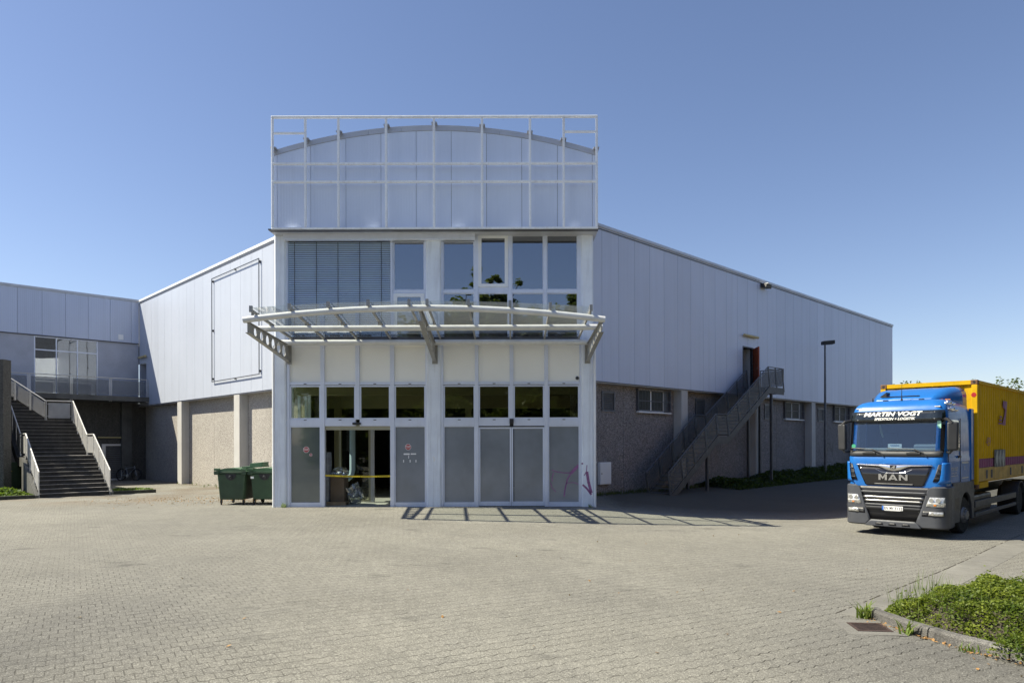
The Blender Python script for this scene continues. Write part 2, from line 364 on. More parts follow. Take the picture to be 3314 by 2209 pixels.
base = mixc(t, ramp(t, noise(t, pos(t, (.35, 1.1, 1)), .9, 5, .65), .5, .8, 0, .6), base, (0.330, 0.321, 0.277))
base = mixc(t, ramp(t, noise(t, P, 1.6, 5, .7), .50, .82, 0, .55), base, (0.170, 0.165, 0.154))
base = mixc(t, .9, base, br.outputs['Color'], 'MULTIPLY')
s1 = noise(t, P, 55, 3, .7); base = mixc(t, ramp(t, s1, .38, .62, 0, .5), base, (0.112, 0.108, 0.100))
s2 = N(t, 'ShaderNodeTexVoronoi'); s2.inputs['Scale'].default_value = 90; L(t, P, s2.inputs['Vector'])
s2c = N(t, 'ShaderNodeSeparateColor'); L(t, s2.outputs['Color'], s2c.inputs[0])
base = mixc(t, ramp(t, s2c.outputs[0], .76, .88, 0, .6), base, (0.436, 0.424, 0.369)); base = mixc(t, ramp(t, s2c.outputs[1], .80, .90, 0, .6), base, (0.070, 0.066, 0.059))
lit = ramp(t, noise(t, P, .35, 3), .45, .6)
litter = math_(t, 'MULTIPLY', math_(t, 'MULTIPLY', ramp(t, sp.outputs[0], -8.6, -10.5), ramp(t, sp.outputs[1], 25.5, 28.5)), lit)
base = mixc(t, math_(t, 'MULTIPLY', litter, .45), base, (0.141, 0.098, 0.059))
# shade beside the right wall darkened into the paving colour; oil and tar spots
wall_shade = math_(t, 'MULTIPLY', ramp(t, sp.outputs[1], 25.3, 27.5), ramp(t, sp.outputs[0], 2.8, 4.2)); base = mixc(t, math_(t, 'MULTIPLY', wall_shade, .80), base, (0.059, 0.057, 0.047))
oil = ramp(t, noise(t, pos(t, (.8, 1.6, 1)), .62, 4, .6), .62, .70); base = mixc(t, math_(t, 'MULTIPLY', oil, .55), base, (0.084, 0.081, 0.074))
col = mixc(t, joint, base, (.05, .045, .036))
stain = ramp(t, noise(t, P, .13, 5, .62), .40, .66); side_falloff = ramp(t, math_(t, 'ABSOLUTE', math_(t, 'ADD', sp.outputs[0], math_(t, 'MULTIPLY', sp.outputs[1], .02))), 1.2, 5.5); near_falloff = ramp(t, sp.outputs[1], 20, 8)
stain_falloff = math_(t, 'MULTIPLY', math_(t, 'MAXIMUM', math_(t, 'MULTIPLY', stain, .40), math_(t, 'MULTIPLY', math_(t, 'MULTIPLY', side_falloff, near_falloff), math_(t, 'ADD', .52, math_(t, 'MULTIPLY', stain, .48)))), 1.0)
col = mixc(t, stain_falloff, col, mixc(t, 1.0, col, (.44, .445, .49), 'MULTIPLY'))  # random stains, plus a vignette falloff painted over the near sides
L(t, col, p.inputs['Base Color']); p.inputs['Roughness'].default_value = .85; p.inputs['Specular IOR Level'].default_value = .25
hgt = math_(t, 'ADD', math_(t, 'MULTIPLY', joint, -1.0), math_(t, 'MULTIPLY', s1, .35))
b = N(t, 'ShaderNodeBump'); b.inputs['Strength'].default_value = .55; b.inputs['Distance'].default_value = .012; L(t, hgt, b.inputs['Height']); L(t, b.outputs[0], p.inputs['Normal'])
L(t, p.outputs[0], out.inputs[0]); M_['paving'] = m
xs = np.concatenate([[-2500, -800, -300, -120, -70], np.arange(-50, 50.1, .5), [70, 120, 300, 800, 2500]])
ys = np.concatenate([[-2500, -800, -300, -100, -40, -15, -5], np.arange(0, 75.1, .5), [100, 300, 800, 2500]])
XX, YY = np.meshgrid(xs, ys); ZZ = gz(XX, YY)
gv = np.stack([XX, YY, ZZ], -1).reshape(-1, 3); nx = len(xs)
gf = [[j * nx + i, j * nx + i + 1, (j + 1) * nx + i + 1, (j + 1) * nx + i] for j in range(len(ys) - 1) for i in range(nx - 1)]
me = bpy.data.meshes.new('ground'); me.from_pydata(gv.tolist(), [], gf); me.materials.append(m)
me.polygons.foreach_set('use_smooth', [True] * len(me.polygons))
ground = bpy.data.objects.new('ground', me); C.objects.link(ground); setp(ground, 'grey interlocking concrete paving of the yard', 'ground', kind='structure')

# strips that follow the ground
def strip(name, line, width, thick, mat, lift=.004, n=40, slabs=None, skip=0.0):
    (x0, y0), (x1, y1) = line; d = Vector((x1 - x0, y1 - y0)); Ln = d.length; d /= Ln; nrm = Vector((-d.y, d.x))
    mb = MB(); cuts = np.linspace(0, Ln, n + 1) if not slabs else np.arange(0, Ln, slabs)
    for a, b_ in zip(cuts[:-1], cuts[1:]):
        e = .006 if slabs else 0
        if random.random() < skip: continue
        c = []
        for s_, o in ((a + e, -width / 2), (b_ - e, -width / 2), (b_ - e, width / 2), (a + e, width / 2)):
            X = x0 + d.x * s_ + nrm.x * o; Y = y0 + d.y * s_ + nrm.y * o; c.append((X, Y, g1(X, Y)))
        mb.hexa([(q[0], q[1], q[2] - .05) for q in c], [(q[0], q[1], q[2] + thick + lift) for q in c])
    return mb
M_['slab'] = mk('pale gutter slab', [.20, .193, .172], .85, var=.22, vs=1.2, fine=.3, fs=60, bump=.3)
gut = strip('gutter', ((4.95, 9.98), (18.1, 22.78)), .60, .0, M_['slab'], lift=.003, slabs=1.0)
dl_ = strip('gutter_joint', ((4.72, 10.22), (17.87, 23.02)), .018, .0, M_['soil'], lift=.004, n=150, skip=.35); o = dl_.build('gutter_joint', M_['soil']); setp(o, 'dark open joint along the gutter strip', 'joint', kind='structure')
o = gut.build('gutter', M_['slab']); setp(o, 'pale slab gutter strip running along the paving', 'gutter', kind='structure')

# ---------------------------------------------------------------- warehouse hall
MR = frame((3.44, 28.55, 0), (.7168, .6973, 0), (-.6973, .7168, 0))      # x along the wall, y inwards
ML = frame((-10.98, 32.2, 0), (.697, -.7165, 0), (.7165, .697, 0))      # x = -distance from the tower
CW = (-24.5, 46.1)
MW = frame((CW[0], CW[1], 0), (.7165, .697, 0), (-.697, .7165, 0))      # x = -distance from the inner corner
hall = thing('warehouse_hall', 'pale panel clad hall on an aggregate plinth, running back on both sides of the tower', 'building', (3.44, 28.55, 0))
HB, HT = 4.8, 11.15
def clad(M, x0, x1, z0, z1, step, mat, holes=(), par=hall, seam=.014, th=.07, off=0.0, name='cladding'):
    mb = MB(M); x = x0
    while x < x1 - .01:
        xe = min(x + step, x1); a, b_ = x + seam / 2, xe - seam / 2
        pieces = [(a, b_, z0, z1)]
        for (hx0, hx1, hz0, hz1) in holes:
            np_ = []
            for (p0, p1, q0, q1) in pieces:
                if hx1 <= p0 or hx0 >= p1 or hz1 <= q0 or hz0 >= q1: np_.append((p0, p1, q0, q1)); continue
                if p0 < hx0: np_.append((p0, hx0, q0, q1))
                if p1 > hx1: np_.append((hx1, p1, q0, q1))
                m0, m1 = max(p0, hx0), min(p1, hx1)
                if q0 < hz0: np_.append((m0, m1, q0, hz0))
                if q1 > hz1: np_.append((m0, m1, hz1, q1))
            pieces = np_
        for (p0, p1, q0, q1) in pieces:
            if p1 - p0 > .005: mb.box(p0, p1, off, off + th, q0, q1)
        x = xe
    return mb.build(name, mat, par)
DOOR = (12.29, 13.39, 5.2, 7.38)
clad(MR, -.75, 35.7, HB + .03, HT, 1.13, M_['clad_shaded'], [DOOR])
mb = MB(MR)   # dark joint backing with the door hole left open
for (a, b_, c, d) in ((-.75, DOOR[0], HB, HT), (DOOR[1], 35.69, HB, HT), (DOOR[0], DOOR[1], HB, DOOR[2]), (DOOR[0], DOOR[1], DOOR[3], HT)): mb.box(a, b_, .072, .16, c + .002, d - .002)
mb.build('joint_backing', M_['seam'], hall)
mb = MB(MR); mb.box(-.75, 35.72, .03, .5, HB - .02, HB + .028); mb.build('soffit', M_['trim'], hall)
mb = MB(MR); mb.box(-.75, 35.78, -.05, .3, HT + .002, HT + .13); mb.build('eave_trim', M_['trim'], hall, bevel=.01)
mb = MB(MR); mb.box(-.75, 35.74, -.018, -.002, HT - .10, HT - .055); mb.box(-.75, 35.7, -.012, -.002, HB + .0, HB + .045); mb.build('dark_trim_line', M_['trim_dark'], hall)
mb = MB(MR); RP = .476
seamx = [2.45, 8.2, 9.9, 17.2, 24.6, 31.9]
xs_ = [-.75] + seamx + [35.7]
for a, b_ in zip(xs_[:-1], xs_[1:]): mb.box(a + .008, b_ - .008, RP, RP + .3, -.4, HB - .022)
mb.box(-.75, 35.7, RP + .02, RP + .29, -.4, HB - .022)
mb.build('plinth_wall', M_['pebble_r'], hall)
for i, x in enumerate((6.38, 13.75, 21.05, 28.4)):
    MB(MR).box(x, x + .55, .03, RP - .002, -.3, HB - .022).build('pilaster', M_['pilaster'], hall, bevel=.012)
mb = MB(MR); mb.box(35.45, 35.7, .5, 30, 0, HT - .01); mb.build('end_wall', M_['clad_shaded'], hall)
mb = MB(MR); mb.box(9.2, 35.4, RP - .03, RP - .002, -.3, .16); mb.build('plinth_base', M_['pilaster'], hall)
def win_r(x):
    f = MB(MR); z0, z1 = 3.66, 4.74; y = RP
    f.box(x, x + 2.45, y - .05, y - .003, z0, z0 + .05); wf = MB(MR)
    fr = thing_child('window', hall)
    for (a, b_, c, d) in ((x, x + 2.1, z0 + .06, z0 + .13), (x, x + 2.1, z1 - .07, z1), (x, x + .07, z0 + .13, z1 - .07), (x + 1.0, x + 1.1, z0 + .13, z1 - .07), (x + 2.03, x + 2.1, z0 + .13, z1 - .07)): wf.box(a, b_, y - .03, y - .004, c, d)
    wf.build('frame', M_['white_frame'], fr)
    MB(MR).box(x + .07, x + 1.0, y - .014, y - .008, z0 + .13, z1 - .07).box(x + 1.1, x + 2.03, y - .014, y - .008, z0 + .13, z1 - .07).build('pane', M_['glass_small'], fr)
    MB(MR).box(x + 2.1, x + 2.5, y - .02, y - .003, z0 + .06, z1).build('side_panel', M_['galv'], fr)
    MB(MR).box(x - .04, x + 2.54, y - .16, y - .004, z0, z0 + .05).build('sill', M_['white_frame'], fr)
    g = MB(MR); yb = y - .13
    for k in range(22): g.tube([(x + .02 + k * .118, yb, z0 + .08), (x + .02 + k * .118, yb, z1 + .0)], .009, 5)
    for z in (z0 + .1, (z0 + z1) / 2, z1 - .06): g.box(x - .03, x + 2.53, yb - .006, yb + .006, z - .015, z + .015)
    g.box(x - .05, x - .02, yb, y - .004, z0 + .08, z1); g.box(x + 2.52, x + 2.55, yb, y - .004, z0 + .08, z1)
    g.build('security_bars', M_['trim_dark'], fr)
def thing_child(name, par):
    o = bpy.data.objects.new(name, None); C.objects.link(o); o.parent = par; WM[o] = WM[par]; o.empty_display_size = .1; return o
M_['glass_small'] = mk('dark small pane', (.03, .035, .03), .35, var=.5, vs=4, spec=.15)
for x in (3.43, 18.13, 25.5): win_r(x)
for x in (.93, 8.3, 15.65, 23.0):
    v = MB(MR); z0, z1 = 3.64, 4.5; y = RP
    for (a, b_, c, d) in ((x, x + .87, z0, z0 + .06), (x, x + .87, z1 - .06, z1), (x, x + .06, z0 + .06, z1 - .06), (x + .81, x + .87, z0 + .06, z1 - .06)): v.box(a, b_, y - .05, y - .003, c, d)
    vo = v.build('vent', M_['galv'], hall)
    l = MB(MR)
    for k in range(9):
        zz = z0 + .07 + k * .082; l.hexa([(x + .06, y - .012, zz + .03), (x + .81, y - .012, zz + .03), (x + .81, y - .004, zz + .036), (x + .06, y - .004, zz + .036)], [(x + .06, y - .045, zz - .01), (x + .81, y - .045, zz - .01), (x + .81, y - .04, zz), (x + .06, y - .04, zz)])
    l.box(x + .06, x + .81, y - .004, y - .002, z0 + .06, z1 - .06); l.build('louvres', M_['louvre'], vo)
# door at the head of the steel stair
mb = MB(MR); x0, x1, z0, z1 = DOOR
mb.box(x0 - .03, x1 + .03, .17, 2.6, z0 - .02, z0 - .003); mb.box(x0 - .03, x1 + .03, .17, 2.6, z1 + .003, z1 + .02)
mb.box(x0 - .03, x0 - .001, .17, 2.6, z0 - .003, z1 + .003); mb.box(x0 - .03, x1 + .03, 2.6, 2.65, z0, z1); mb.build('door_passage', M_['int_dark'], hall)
mb = MB(MR); mb.box(x1 + .001, x1 + .03, .17, 2.6, z0 - .003, z1 + .003); mb.box(x0 + .45, x1, 1.5, 1.55, z0, z1); mb.build('passage_wall', M_['int_light'], hall)
mb = MB(MR); mb.box(x0 - .05, x0, -.02, .17, z0, z1 + .05); mb.box(x1, x1 + .05, -.02, .17, z0, z1 + .05); mb.box(x0, x1, -.02, .17, z1, z1 + .05); mb.build('door_frame', M_['trim_dark'], hall)
a = math.radians(180 + 42); MD = MR @ Matrix.Translation((x1 - .01, -.03, 0)) @ Matrix.Rotation(a, 4, 'Z')
dl = MB(MD).box(0, 1.05, -.03, .03, z0 + .02, z1 - .02).build('door', M_['red_door'], hall, bevel=.006)
MB(MD).tube([(.97, .03, z0 + 1.02), (.97, .09, z0 + 1.02), (.85, .09, z0 + 1.02)], .012, 8).tube([(.97, -.03, z0 + 1.02), (.97, -.09, z0 + 1.02), (.85, -.09, z0 + 1.02)], .012, 8).build('handle', M_['chrome'], dl)
MB(MR).box(x0 + .62, x0 + .86, 1.47, 1.497, z0 + 1.15, z0 + 1.38).build('fire_alarm', M_['red_sign'], hall)
# sprayed tags on the plinth
tg = MB(MR)
def stroke(mb, pts, wd, y, M=None, th=.002):
    for (a, b_) in zip(pts[:-1], pts[1:]):
        a = Vector((a[0], 0, a[1])); b2 = Vector((b_[0], 0, b_[1])); d = (b2 - a).normalized(); n_ = Vector((-d.z, 0, d.x)) * wd / 2
        q = [a - n_, b2 - n_, b2 + n_, a + n_]
        mb.hexa([(v.x, y, v.z) for v in q], [(v.x, y - th, v.z) for v in q], M)
stroke(tg, [(22.2, 1.3), (22.2, 2.1), (22.6, 2.05), (22.65, 1.8), (22.25, 1.6), (22.6, 1.2)], .05, RP - .003)
stroke(tg, [(24.5, 1.5), (24.5, 2.3), (24.9, 2.2), (24.6, 1.9)], .05, RP - .003); stroke(tg, [(25.0, 2.3), (25.2, 1.7), (25.5, 2.4), (25.35, 1.4)], .04, RP - .003)
tg.build('graffiti', M_['black'], hall)

# left wall
HTL = 11.62
clad(ML, -19.38, 3.45, HB + .03, HTL, 1.22, M_['clad_sunlit'], [(-19.3, -17.95, 5.3, 7.55)])
mb = MB(ML); mb.box(-17.95, 3.45, .072, .16, HB, HTL - .002); mb.box(-19.8, -17.95, .072, .16, 7.59, HTL - .002); mb.build('joint_backing', M_['seam'], hall)
MB(ML).box(-19.8, 3.45, .03, .5, HB - .02, HB + .028).build('soffit', M_['trim'], hall)
MB(ML).box(-19.4, 3.45, -.05, .3, HTL + .002, HTL + .14).build('eave_trim', M_['white_frame'], hall, bevel=.01)
MB(ML).box(-19.38, 3.45, -.016, -.002, HTL - .11, HTL - .055).build('dark_trim_line', M_['trim_dark'], hall)
mb = MB(ML); xs_ = [-19.38, -15.5, -8.1, -1.3, 1.0, 3.45]
for a, b_ in zip(xs_[:-1], xs_[1:]): mb.box(a + .008, b_ - .008, RP, RP + .3, -.4, HB - .022)
mb.box(-19.9, 3.45, RP + .02, RP + .29, -.4, HB - .022); mb.box(-19.9, -19.39, RP, RP + .3, -.4, HB - .022); mb.build('plinth_wall', M_['pebble'], hall)
for x in (-12.47, -4.43): MB(ML).box(x, x + .68, .03, RP - .002, -.2, HB - .022).build('pilaster', M_['pilaster'], hall, bevel=.012)
dr = MB(ML).box(-1.0, .25, RP - .05, RP - .003, -.05, 1.62).build('door', M_['door_white'], hall, bevel=.006)
MB(ML).box(-1.08, .33, RP - .03, RP - .002, 1.625, 1.70).box(-1.08, -1.005, RP - .03, RP - .002, -.05, 1.625).build('door_frame', M_['trim'], dr)
# recess with a door at the walkway end of the left wall
mb = MB(ML); mb.box(-19.3, -17.95, .17, 1.3, 7.555, 7.58); mb.box(-17.97, -17.95, .17, 1.3, 5.3, 7.55); mb.box(-19.42, -19.3, .075, 1.3, 4.9, 7.58); mb.box(-19.3, -17.95, .17, 1.3, 5.2, 5.3); mb.box(-19.3, -17.95, 1.3, 1.34, 5.3, 7.55); mb.build('walkway_recess', M_['plaster_wing'], hall)
# roof and hidden sides
rf = MB(); P1 = MR @ Vector((35.6, .2, 0)); P2 = MR @ Vector((35.6, 30, 0)); P3 = ML @ Vector((-19.3, 25, 0)); P4 = ML @ Vector((-19.3, .2, 0)); P5 = ML @ Vector((3.3, .3, 0)); P6 = MR @ Vector((-.6, .3, 0))
rf.prism([(p_.x, p_.y) for p_ in (P1, P2, P3, P4, P5, P6)], 10.9, 11.1, 'z'); rf.build('roof', M_['trim_dark'], hall)

# ---------------------------------------------------------------- wing building at left
wing = thing('side_wing', 'low pale wing with upper glazed walkway front standing in shade behind the concrete stair', 'building', (CW[0], CW[1], 0))
WT = 11.62
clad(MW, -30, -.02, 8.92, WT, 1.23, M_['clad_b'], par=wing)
MB(MW).box(-30, -.02, .072, .3, 8.9, WT - .01).build('joint_backing', M_['seam'], wing)
MB(MW).box(-30, .0, -.07, .4, WT + .002, WT + .16).build('eave_trim', M_['trim'], wing, bevel=.01)
MB(MW).box(-30, -.02, -.02, -.002, 8.84, 8.90).build('dark_trim_line', M_['trim_dark'], wing)
mb = MB(MW); mb.box(-30, -5.8, .06, .35, 5.2, 8.84); mb.box(-2.42, -.02, .06, .35, 5.2, 8.84); mb.build('upper_wall', M_['plaster_wing'], wing)
wt = thing_child('window', wing)
mb = MB(MW)
for x in (-5.8, -4.68, -3.56, -2.47): mb.box(x, x + .06, .05, .16, 5.3, 8.84)
mb.box(-5.8, -2.42, .06, .15, 5.3, 5.36); mb.box(-5.8, -2.42, .06, .15, 8.0, 8.07); mb.box(-5.8, -2.42, .06, .15, 8.78, 8.84); mb.build('frame', M_['white_alu'], wt)
mb = MB(MW)
for x in (-5.74, -4.62, -3.5):
    for (a, b_) in ((5.36, 8.0), (8.07, 8.78)): mb.box(x, x + 1.06, .10, .106, a, b_)
mb.build('pane', M_['glass_wing'], wt)
mb = MB(MW); mb.box(-30, -.02, 4.0, 4.1, 5.2, 8.9); mb.build('inner_wall', M_['int_light'], wing)
mb = MB(MW); mb.box(-30, -.02, .36, 4.0, 8.86, 8.92); mb.build('ceiling', M_['int_light'], wing)
MB(MW).box(-30, -.02, .07, 4.0, 5.0, 5.18).build('floor_slab', M_['conc_grey'], wing)
MB(MW).box(-1.25, -.95, -.02, -.003, 9.08, 9.40).box(-1.21, -.99, -.035, -.021, 9.12, 9.36).build('wall_vent', M_['white_frame'], wing)
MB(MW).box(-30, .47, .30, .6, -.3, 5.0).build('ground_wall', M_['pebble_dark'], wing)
MB(MW).box(-1.05, -.45, .02, .295, -.2, 5.0).build('pilaster', M_['conc_grey'], wing)
dr = MB(MW); x0, x1, z0, z1 = -2.15, -.72, 0, 2.33
for (a, b_, c, d) in ((x0, x1, z1 - .12, z1), (x0, x0 + .22, z0, z1 - .12), (x1 - .3, x1, z0, z1 - .12), (x0 + .22, x1 - .3, z0, z0 + .1)): dr.box(a, b_, .22, .297, c, d)
do = dr.build('door', M_['trim'], wing); l = MB(MW)
for k in range(17): l.hexa([(x0 + .22, .29, z0 + .13 + k * .123), (x1 - .3, .29, z0 + .13 + k * .123), (x1 - .3, .29, z0 + .17 + k * .123), (x0 + .22, .29, z0 + .17 + k * .123)], [(x0 + .22, .235, z0 + .09 + k * .123), (x1 - .3, .235, z0 + .09 + k * .123), (x1 - .3, .24, z0 + .12 + k * .123), (x0 + .22, .24, z0 + .12 + k * .123)])
l.build('louvres', M_['louvre'], do)
# walkway slab with its rail
MB(MW).box(-30, -.02, -2.0, .055, 5.0, 5.30).build('walkway_slab', M_['conc_grey'], wing)
rl = thing_child('walkway_railing', wing); mb = MB(MW)
mb.tube([(-30, -1.93, 6.4), (-.1, -1.93, 6.4)], .025, 8)
xs_ = [-.1, -2.2, -4.3, -6.4, -8.5, -10.6, -12.7]
for x in xs_:
    mb.box(x - .06, x - .03, -1.95, -1.91, 4.95, 6.4); mb.box(x + .03, x + .06, -1.95, -1.91, 4.95, 6.4)
mb.build('rail_frame', M_['rail_light'], rl); mb = MB(MW)
for a, b_ in zip(xs_[1:], xs_[:-1]): mb.box(a + .1, b_ - .1, -1.935, -1.925, 5.36, 6.26)
mb.build('mesh_sheet', M_['perf_thin'], rl)

# ---------------------------------------------------------------- entrance tower
YF = 25.54
def fx(x, Y=YF): return (x - 1176) * Y / 1610
def fz(y, Y=YF): return CAMH + (1018 - y) * Y / 1610
XL, XR = fx(630), fx(1364)
tower = thing('entrance_tower', 'tall glazed entrance tower with grey concrete columns and a windowless arched top', 'building', (fx(996), YF, 0))
def T(x0, x1, y0, y1, z0, z1, name, mat, par=tower, **k): return MB().box(x0, x1, y0, y1, z0, z1).build(name, mat, par, **k)
ZB = fz(531)
def column(x0, x1, rib=True):
    mb = MB(); mb.prism([(x0 + .05, YF), (x1 - .05, YF), (x1, YF + .06), (x1, YF + .42), (x0, YF + .42), (x0, YF + .06)], -.3, ZB - .004, 'z')
    return mb.build('column', M_['conc'], tower, bevel=.012)
column(XL, fx(657)); column(fx(979), fx(1014)); column(fx(1336), XR)
# outer nibs of the end columns, set back
T(XL + .02, fx(642), YF + .425, YF + .9, -.3, ZB - .01, 'column', M_['conc']); T(fx(1350), XR - .02, YF + .425, YF + .9, -.3, ZB - .01, 'column', M_['conc'])
for (xp, zt) in ((627.5, fz(792)), (1366.5, fz(800))):
    mb = MB(); X = fx(xp); mb.tube([(X, YF + .05, g1(X, YF) - .02), (X, YF + .05, 1.6), (X, YF + .05, zt)], .052, 12); mb.tube([(X, YF + .05, 1.58), (X, YF + .05, 1.64)], .062, 12); mb.box(X - .02, X + .02, YF + .05, YF + .3, 2.6, 2.65)
    mb.build('downpipe', M_['white_frame'], tower, smooth=True)
YG = YF + .14
cells = [(664, 735), (744.5, 815.5), (825, 895.5), (905, 977), (1018, 1091), (1099, 1171), (1179.5, 1251), (1259.5, 1332)]
def rect_frame(mb, x0, x1, z0, z1, wdt, y0, y1, bot=None):
    bt = wdt if bot is None else bot
    mb.box(x0, x1, y0, y1, z1 - wdt, z1).box(x0, x1, y0, y1, z0, z0 + bt).box(x0, x0 + wdt, y0, y1, z0 + bt, z1 - wdt).box(x1 - wdt, x1, y0, y1, z0 + bt, z1 - wdt)
ground_z = 0.0
# mullions, full height of the ground floor
for (a, b_) in ((658, 664), (735, 744.5), (815.5, 825), (895.5, 905), (977, 980), (1013, 1018), (1091, 1099), (1171, 1179.5), (1251, 1259.5), (1332, 1336)):
    z0 = fz(962) if a in (815.5, 1171) else -.02
    T(fx(a), fx(b_), YG - .085, YG + .10, z0, 5.9, 'mullion', M_['white_alu'], bevel=.008)
for i, (a, b_) in enumerate(cells):
    x0, x1 = fx(a) + .002, fx(b_) - .002
    T(x0, x1, YG, YG + .05, fz(875.5), 5.9, 'spandrel_panel', M_['white_panel'])
    T(x0, x1, YG - .055, YG + .06, fz(882), fz(875.5) - .002, 'transom', M_['white_alu'])
    mb = MB(); rect_frame(mb, x0, x1, fz(961) - .004, fz(883.5), .05, YG - .04, YG + .06); wn = mb.build('window', M_['white_alu'], tower)
    MB().box(x0 + .05, x1 - .05, YG + .01, YG + .018, fz(961) + .046, fz(883.5) - .05).build('pane', M_['glass_dark'], wn)
    T(x0, x1, YG - .06, YG + .06, fz(977), fz(961) - .006, 'transom', M_['white_alu'])
    for zz in (fz(880), fz(963)): MB().box((x0 + x1) / 2 - .05, (x0 + x1) / 2 + .05, YG - .066, YG - .061, zz - .012, zz + .012).build('drain_slot', M_['black'], tower)
    if i in (0, 3, 4, 7):
        mb = MB(); rect_frame(mb, x0, x1, .0, fz(977) - .003, .035, YG - .05, YG + .06, .16); wn = mb.build('window', M_['white_alu'], tower)
        MB().box(x0 + .035, x1 - .035, YG + .01, YG + .02, .16, fz(977) - .038).build('pane', M_['frost_green'] if i == 0 else M_['frost'], wn)
    elif i in (5, 6):
        ov = .0
        mb = MB(); rect_frame(mb, x0 - (.075 if i == 6 else .0), x1 + (.055 if i == 5 else .0), .02, fz(977) - .05, .06, YG - .03, YG + .03, .16); wn = mb.build('door', M_['white_alu'], tower, bevel=.004)
        MB().box(x0 + .02, x1 - .02, YG, YG + .008, .18, fz(977) - .11).build('pane', M_['frost'], wn)
        T(x0, x1, YG - .05, YG + .05, fz(977) - .048, fz(977) - .002, 'transom', M_['trim_dark'])
T(fx(1171), fx(1179.5), YG + .04, YG + .05, 0, fz(962), 'door_gap', M_['black'])
T(fx(745), fx(895.5), YG - .02, YG + .12, fz(986), fz(977) - .004, 'door_header', M_['olive'])
# sensors over the two doors
MB().box(fx(809), fx(828), YG - .12, YG - .062, fz(974), fz(969)).build('motion_sensor', M_['black'], tower, bevel=.01)
MB().box(fx(1170.5), fx(1180), YG - .16, YG - .09, fz(972), fz(961)).build('motion_sensor', M_['black'], tower, bevel=.015)
# inner sliding leaves behind the open door
mb = MB(); YI = YF + 2.2
for (a, b_, zt) in ((773, 851, fz(990, YF + .3)),):
    X0, X1 = -6.85, -5.6
    rect_frame(mb, X0, X1, .02, 2.95, .08, YI, YI + .06)
mb.box(-7.6, -3.6, YI - .02, YI + .14, 2.96, 3.15)
il = mb.build('inner_door', M_['olive'], tower); T(-5.6, -5.45, YI, YI + .12, 0, 2.955, 'inner_post', M_['trim'])
MB().box(-6.77, -5.68, YI + .025, YI + .032, .1, 2.87).build('pane', M_['glass_dark'], il)
# foyer shell (seen through the glass)
FX0, FX1, FY1, FC = XL + .06, XR - .06, 37.0, fz(877) + .25
mb = MB(); mb.box(FX0, FX1, YF + .5, FY1, FC, FC + .25); mb.box(FX0, FX1, YF + 2.3, YF + 2.7, FC - .55, FC - .002); mb.build('foyer_ceiling', M_['olive'], tower)
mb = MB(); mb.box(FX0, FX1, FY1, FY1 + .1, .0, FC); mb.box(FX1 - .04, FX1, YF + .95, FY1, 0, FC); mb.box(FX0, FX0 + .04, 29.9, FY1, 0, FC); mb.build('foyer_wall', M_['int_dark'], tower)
mb = MB()
for x in (-8.0, -2.1, 1.4): mb.box(x, x + .28, YF + 6.0, YF + 6.3, 0, FC - .002)
mb.box(FX0 + .05, FX1 - .05, YF + 6.05, YF + 6.25, FC - .9, FC - .003); mb.build('foyer_post', M_['olive'], tower)
mb = MB(); mb.box(FX0 + .05, FX1 - .05, YG + .06, FY1, .005, .012); mb.build('foyer_floor', M_['int_floor'], tower)
# glazed left flank
mb = MB(); X = XL + .06
for y in (YF + .95, 27.4, 28.35, 29.3, 29.75): mb.box(X - .06, X + .06, y, y + .08, 0, FC)
mb.box(X - .05, X + .05, YF + .95, 29.8, 0, .1); mb.box(X - .05, X + .05, YF + .95, 29.8, FC - .15, FC + .3); mb.box(X - .05, X + .05, YF + .95, 29.8, 2.85, 3.0); wn = mb.build('window', M_['white_alu'], tower)
MB().box(X - .004, X + .004, YF + 1.03, 29.75, .1, FC - .15).build('pane', M_['glass_side'], wn)
T(XL + .02, XL + .2, YF + .95, 30.5, FC + .302, ZB - .01, 'side_wall', M_['conc'])
T(XR - .2, XR - .02, YF + .95, 29.5, 0, ZB - .01, 'side_wall', M_['conc'])
# first floor glazing
Z1, Z0 = fz(538), 5.92
for (a, b_) in ((657, 660), (898, 904), (975, 980), (1013, 1018), (1090, 1099), (1168, 1176.5), (1250, 1257), (1328.5, 1336)):
    T(fx(a), fx(b_), YG - .06, YG + .1, Z0, ZB - .012, 'mullion', M_['white_alu'], bevel=.006)
def upwin(a, b_, za, zb, wdt, name='window', mat=M_['white_alu'], y=0.0, glass=M_['glass_up']):
    x0, x1 = fx(a) + .002, fx(b_) - .002
    mb = MB(); rect_frame(mb, x0, x1, fz(zb), fz(za), wdt, YG - .03 - y, YG + .06 - y); wn = mb.build(name, mat, tower, bevel=.004)
    MB().box(x0 + wdt, x1 - wdt, YG - y + .006, YG - y + .014, fz(zb) + wdt, fz(za) - wdt).build('pane', glass, wn)
for (a, b_, top_) in ((904, 975, 552), (1018, 1090, 552), (1176.5, 1250, 538), (1257, 1328.5, 538)): upwin(a, b_, top_, 664, .03)
upwin(1099, 1168, 538, 658, .12, mat=M_['white_frame'], y=.05)
T(fx(1099) + .002, fx(1168) - .002, YG - .05, YG + .05, fz(664), fz(658) - .003, 'transom', M_['white_alu'])
upwin(904, 975, 672, 792, .13, mat=M_['white_frame'], y=.05)
for (a, b_) in ((1018, 1090), (1099, 1168), (1176.5, 1250), (1257, 1328.5)):
    T(fx(a) + .002, fx(b_) - .002, YG - .05, YG + .05, fz(671), fz(664) - .003, 'transom', M_['white_alu']); upwin(a, b_, 671.2, 791, .03)
T(fx(904) + .002, fx(975) - .002, YG - .05, YG + .05, fz(671.5), fz(664) - .003, 'transom', M_['white_alu'])
T(fx(980), fx(1013), YG - .05, YG + .1, 5.92, 5.95, 'sill', M_['white_alu'])
